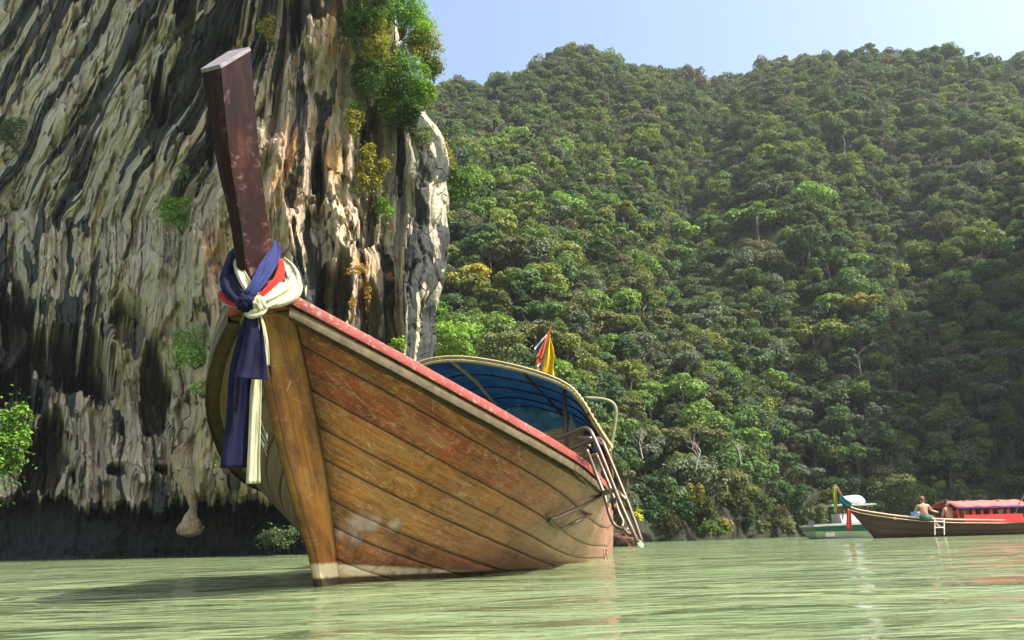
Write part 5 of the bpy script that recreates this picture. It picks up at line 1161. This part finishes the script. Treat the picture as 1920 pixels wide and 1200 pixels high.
SKIN = plain('tanned_skin', (.5, .27, .18), .55, .12, 9, .1); HAIR = plain('dark_hair', (.03, .018, .012), .6, .3, 60, .5)
def person(px, py, Y, label, pose, hair=HAIR, wear=None, rz=0., scale=1., wears='shorts'):
    """pelvis at pixel (px, py). pose: dict of joint offsets in metres"""
    root = empty('person', at(px, py, Y), rz, label, 'person')
    J = dict(pel=(0, 0, 0), bel=(0, .0, .18), che=(0, .0, .38), nek=(0, .0, .54), hd0=(0, .0, .62), ls=(-.18, 0, .48), rs=(.18, 0, .48))
    J.update(pose); n = list(J); ed = [('pel', 'bel'), ('bel', 'che'), ('che', 'nek'), ('nek', 'hd0'), ('che', 'ls'), ('ls', 'le'), ('le', 'lh'), ('che', 'rs'), ('rs', 're'), ('re', 'rh'),
                                        ('pel', 'lt'), ('lt', 'lk'), ('lk', 'lf'), ('lf', 'lo'), ('pel', 'rt'), ('rt', 'rk'), ('rk', 'rf'), ('rf', 'ro')]
    me = bpy.data.meshes.new('body'); me.from_pydata([J[k] for k in n], [(n.index(a), n.index(b)) for a, b in ed], []); me.materials.append(SKIN)
    o = bpy.data.objects.new('body', me); COL.objects.link(o); o.parent = root; md_ = o.modifiers.new('skin', 'SKIN'); me.skin_vertices
    R_ = dict(pel=(.16, .13), bel=(.14, .11), che=(.17, .12), nek=(.065, .065), hd0=(.06, .06), ls=(.07, .07), rs=(.07, .07), le=(.045, .045), re=(.045, .045), lh=(.035, .03), rh=(.035, .03),
              lt=(.1, .1), rt=(.1, .1), lk=(.065, .065), rk=(.065, .065), lf=(.045, .045), rf=(.045, .045), lo=(.04, .03), ro=(.04, .03))
    for k, v in zip(n, me.skin_vertices[0].data): v.radius = R_[k]; v.use_root = (k == 'pel')
    sb = o.modifiers.new('sub', 'SUBSURF'); sb.levels = 1; sb.render_levels = 2
    h = Vector(J['hd0'])+Vector(pose.get('_h', (0, 0, .12))) if '_h' in pose else Vector(J['hd0'])+Vector((0, 0, .1))
    bm = bmesh.new(); bmesh.ops.create_uvsphere(bm, u_segments=20, v_segments=14, radius=.105)
    for v in bm.verts:
        c = v.co; v.co = Vector((c.x*.85, c.y*(1.0+(.08 if c.z < 0 else 0)), c.z*1.18))
        if c.y > .08 and abs(c.x) < .025 and -.03 < c.z < .02: v.co.y += .022
    m2 = bpy.data.meshes.new('head'); bm.to_mesh(m2); m2.materials.append(SKIN); hd = bpy.data.objects.new('head', m2); COL.objects.link(hd); hd.parent = root; hd.location = h
    bm = bmesh.new(); bmesh.ops.create_uvsphere(bm, u_segments=20, v_segments=14, radius=.118); bmesh.ops.delete(bm, geom=[v for v in bm.verts if v.co.y > .04 and v.co.z < .05 or v.co.z < -.07], context='VERTS')
    for v in bm.verts: v.co = Vector((v.co.x*.9, v.co.y, v.co.z*1.12+.006))
    m3 = bpy.data.meshes.new('hair'); bm.to_mesh(m3); m3.materials.append(hair); ho = bpy.data.objects.new('hair', m3); COL.objects.link(ho); ho.parent = root; ho.location = h
    if wear:
        m = MB(); lt, rt, lk, rk2 = (Vector(J[k]) for k in ('lt', 'rt', 'lk', 'rk'))
        m.tube([(0, 0, .1), (0, 0, .0), (0, .0, -.1)], [.17, .19, .16], 14)
        for a_, b_ in ((lt, lk), (rt, rk2)): m.tube([a_, a_+(b_-a_)*.3, a_+(b_-a_)*.55], [.125, .12, .11], 10)
        m.build('shorts', wear, root, True)
    return root
GREENS = plain('dark_green_cloth', (.02, .12, .1), .8); REDS = plain('red_cloth_vest', (.5, .04, .03), .8)
person(1734, 971, YB-.75, 'bare-backed person in dark green swimwear sitting on the far boat with an arm stretched right',
       dict(pel=(0, 0, 0), rt=(.12, .08, 0), lt=(-.10, .06, 0), rk=(.42, .18, .05), lk=(.25, .38, .05), rf=(.5, .1, -.3), lf=(.4, .42, -.3), ro=(.62, .1, -.34), lo=(.52, .46, -.34),
            rs=(.2, 0, .5), re=(.36, .08, .28), rh=(.62, .06, .2), ls=(-.2, 0, .5), le=(-.27, .14, .26), lh=(-.12, .26, .08), bel=(.0, 0, .2)), hair=plain('brown_hair', (.16, .07, .03), .6), wear=GREENS, rz=0)
person(1781, 977, YB-.2, 'person in red leaning at the front of the far boat roof',
       dict(rt=(.1, .0, 0), lt=(-.1, .0, 0), rk=(.05, -.3, .05), lk=(-.25, -.25, .05), rf=(.05, -.35, -.3), lf=(-.3, -.3, -.3), ro=(.05, -.45, -.34), lo=(-.4, -.35, -.34),
            re=(.22, -.1, .25), rh=(.1, -.25, .12), le=(-.28, -.12, .3), lh=(-.42, -.22, .2)), wear=REDS, rz=rad(200))
for x, lb in ((1815, 'left of two passengers seated in shade under the pink roof'), (1878, 'right of two passengers seated in shade under the pink roof')):
    person(x, 972, YB, lb, dict(rt=(.1, .0, 0), lt=(-.1, .0, 0), rk=(.12, .4, .05), lk=(-.12, .4, .05), rf=(.12, .42, -.3), lf=(-.12, .42, -.3), ro=(.12, .52, -.34), lo=(-.12, .52, -.34),
           re=(.25, .1, .25), rh=(.16, .3, .12), le=(-.25, .1, .25), lh=(-.16, .3, .12), nek=(0, .02, .46), hd0=(0, .03, .5), rs=(.17, 0, .4), ls=(-.17, 0, .4), che=(0, 0, .32)), wear=REDS, rz=rad(80))

def speedboat():
    Yb = 38.; b0 = at(1570, 1004, Yb); b0[2] = 0
    root = empty('speedboat', b0, 0, 'small green and white speedboat half hidden behind the far longtail prow', 'boat')
    WH = plain('white_gelcoat', (.5, .5, .48), .35, .08, 8, .05); GR = plain('dark_green_gelcoat', (.01, .09, .06), .3, .15, 8, .05); PG = plain('pale_green_antifoul', (.45, .52, .4), .6, .1, 8, .1)
    L = lambda px, py, dy=0.: at(px, py, Yb+dy)-b0
    st = [(1512, 986, 1004), (1530, 984, 1005), (1600, 980, 1006), (1660, 974, 1007), (1720, 968, 1003)]
    bw = [.95, 1.0, 1.0, .8, .1]
    def strip(nm, f0, f1, mat, ex=0.):
        for side in (-1, 1):
            rows = []
            for f in (f0, f1):
                rows.append([np.array([L(px+(8*f if i == 0 else 0), yt+(yb-yt)*f)[0], side*(bw[i]+ex)*(1-.25*f*f), L(px, yt+(yb-yt)*f)[2]]) for i, (px, yt, yb) in enumerate(st)])
            mesh(nm, np.concatenate(rows), grid_faces(2, 5), mat, root, True)
        a = [np.array([L(st[0][0]+8*f, st[0][1]+(st[0][2]-st[0][1])*f)[0], sd_*bw[0]*(1-.25*f*f), L(st[0][0], st[0][1]+(st[0][2]-st[0][1])*f)[2]]) for f, sd_ in ((f0, -1), (f0, 1), (f1, 1), (f1, -1))]
        mesh('transom', a, [(0, 1, 2, 3)], mat, root)
    strip('gunwale', -.02, .16, WH, .02); strip('topsides', .16, .62, GR); strip('bottom', .62, 1.25, PG)
    rows = [[np.array([L(px, yt)[0], sd_*b_, L(px, yt)[2]]) for (px, yt, yb), b_ in zip(st, bw)] for sd_ in (-1, 1)]; mesh('deck', np.concatenate(rows), grid_faces(2, 5), WH, root)
    c0, c1 = L(1570, 982), L(1612, 982); t0_, t1_ = L(1566, 964), L(1598, 964)
    m = MB(); m.hexa([(c0[0], -.6, c0[2]), (c1[0], -.6, c0[2]), (c1[0], .6, c0[2]), (c0[0], .6, c0[2])], [(t0_[0], -.5, t0_[2]), (t1_[0], -.5, t0_[2]), (t1_[0], .5, t0_[2]), (t0_[0], .5, t0_[2])]); m.build('console', WH, root)
    r0, r1 = L(1550, 948), L(1632, 948); m = MB(); m.box(((r0[0]+r1[0])/2, 0, r0[2]), (r1[0]-r0[0], 1.3, .06)); m.build('hardtop', WH, root)
    for px, py in ((1570, 966), (1612, 966)):
        for sy in (-.55, .55): a = L(px, 978); b = L(px+6, 949); m = MB(); m.tube([(a[0], sy, a[2]), (b[0], sy, b[2])], .025, 6); m.build('hardtop_post', STEEL, root)
    q = [L(1574, 940), L(1590, 939), L(1606, 938), L(1622, 941)]; m = MB(); m.tube(smooth_path([(p[0], 0, p[2]) for p in q], 4), [.05]+[.2, .22, .23, .24, .24, .25, .25, .25, .24, .22, .16]+[.05], 14); m.build('bundled_cover', WH, root, True)
    for k, x in enumerate((1516, 1527)):
        p = L(x, 981); e = MB(); e.hexa([(p[0]-.16, -.3+.5*k, p[2]-.1), (p[0]+.14, -.3+.5*k, p[2]-.1), (p[0]+.14, .0+.5*k, p[2]-.1), (p[0]-.16, .0+.5*k, p[2]-.1)], [(p[0]-.1, -.28+.5*k, p[2]+.1), (p[0]+.1, -.28+.5*k, p[2]+.13), (p[0]+.1, -.02+.5*k, p[2]+.13), (p[0]-.1, -.02+.5*k, p[2]+.1)]); e.build('outboard_motor', plain('dark_motor_cover', (.04, .04, .045), .35), root)
    for k in range(3):
        p = L(1542, 1000+k*2.6); m = MB(); m.box((p[0], -.93, p[2]), (.42, .02, .03)); m.build('louvre', WH, root)
speedboat()
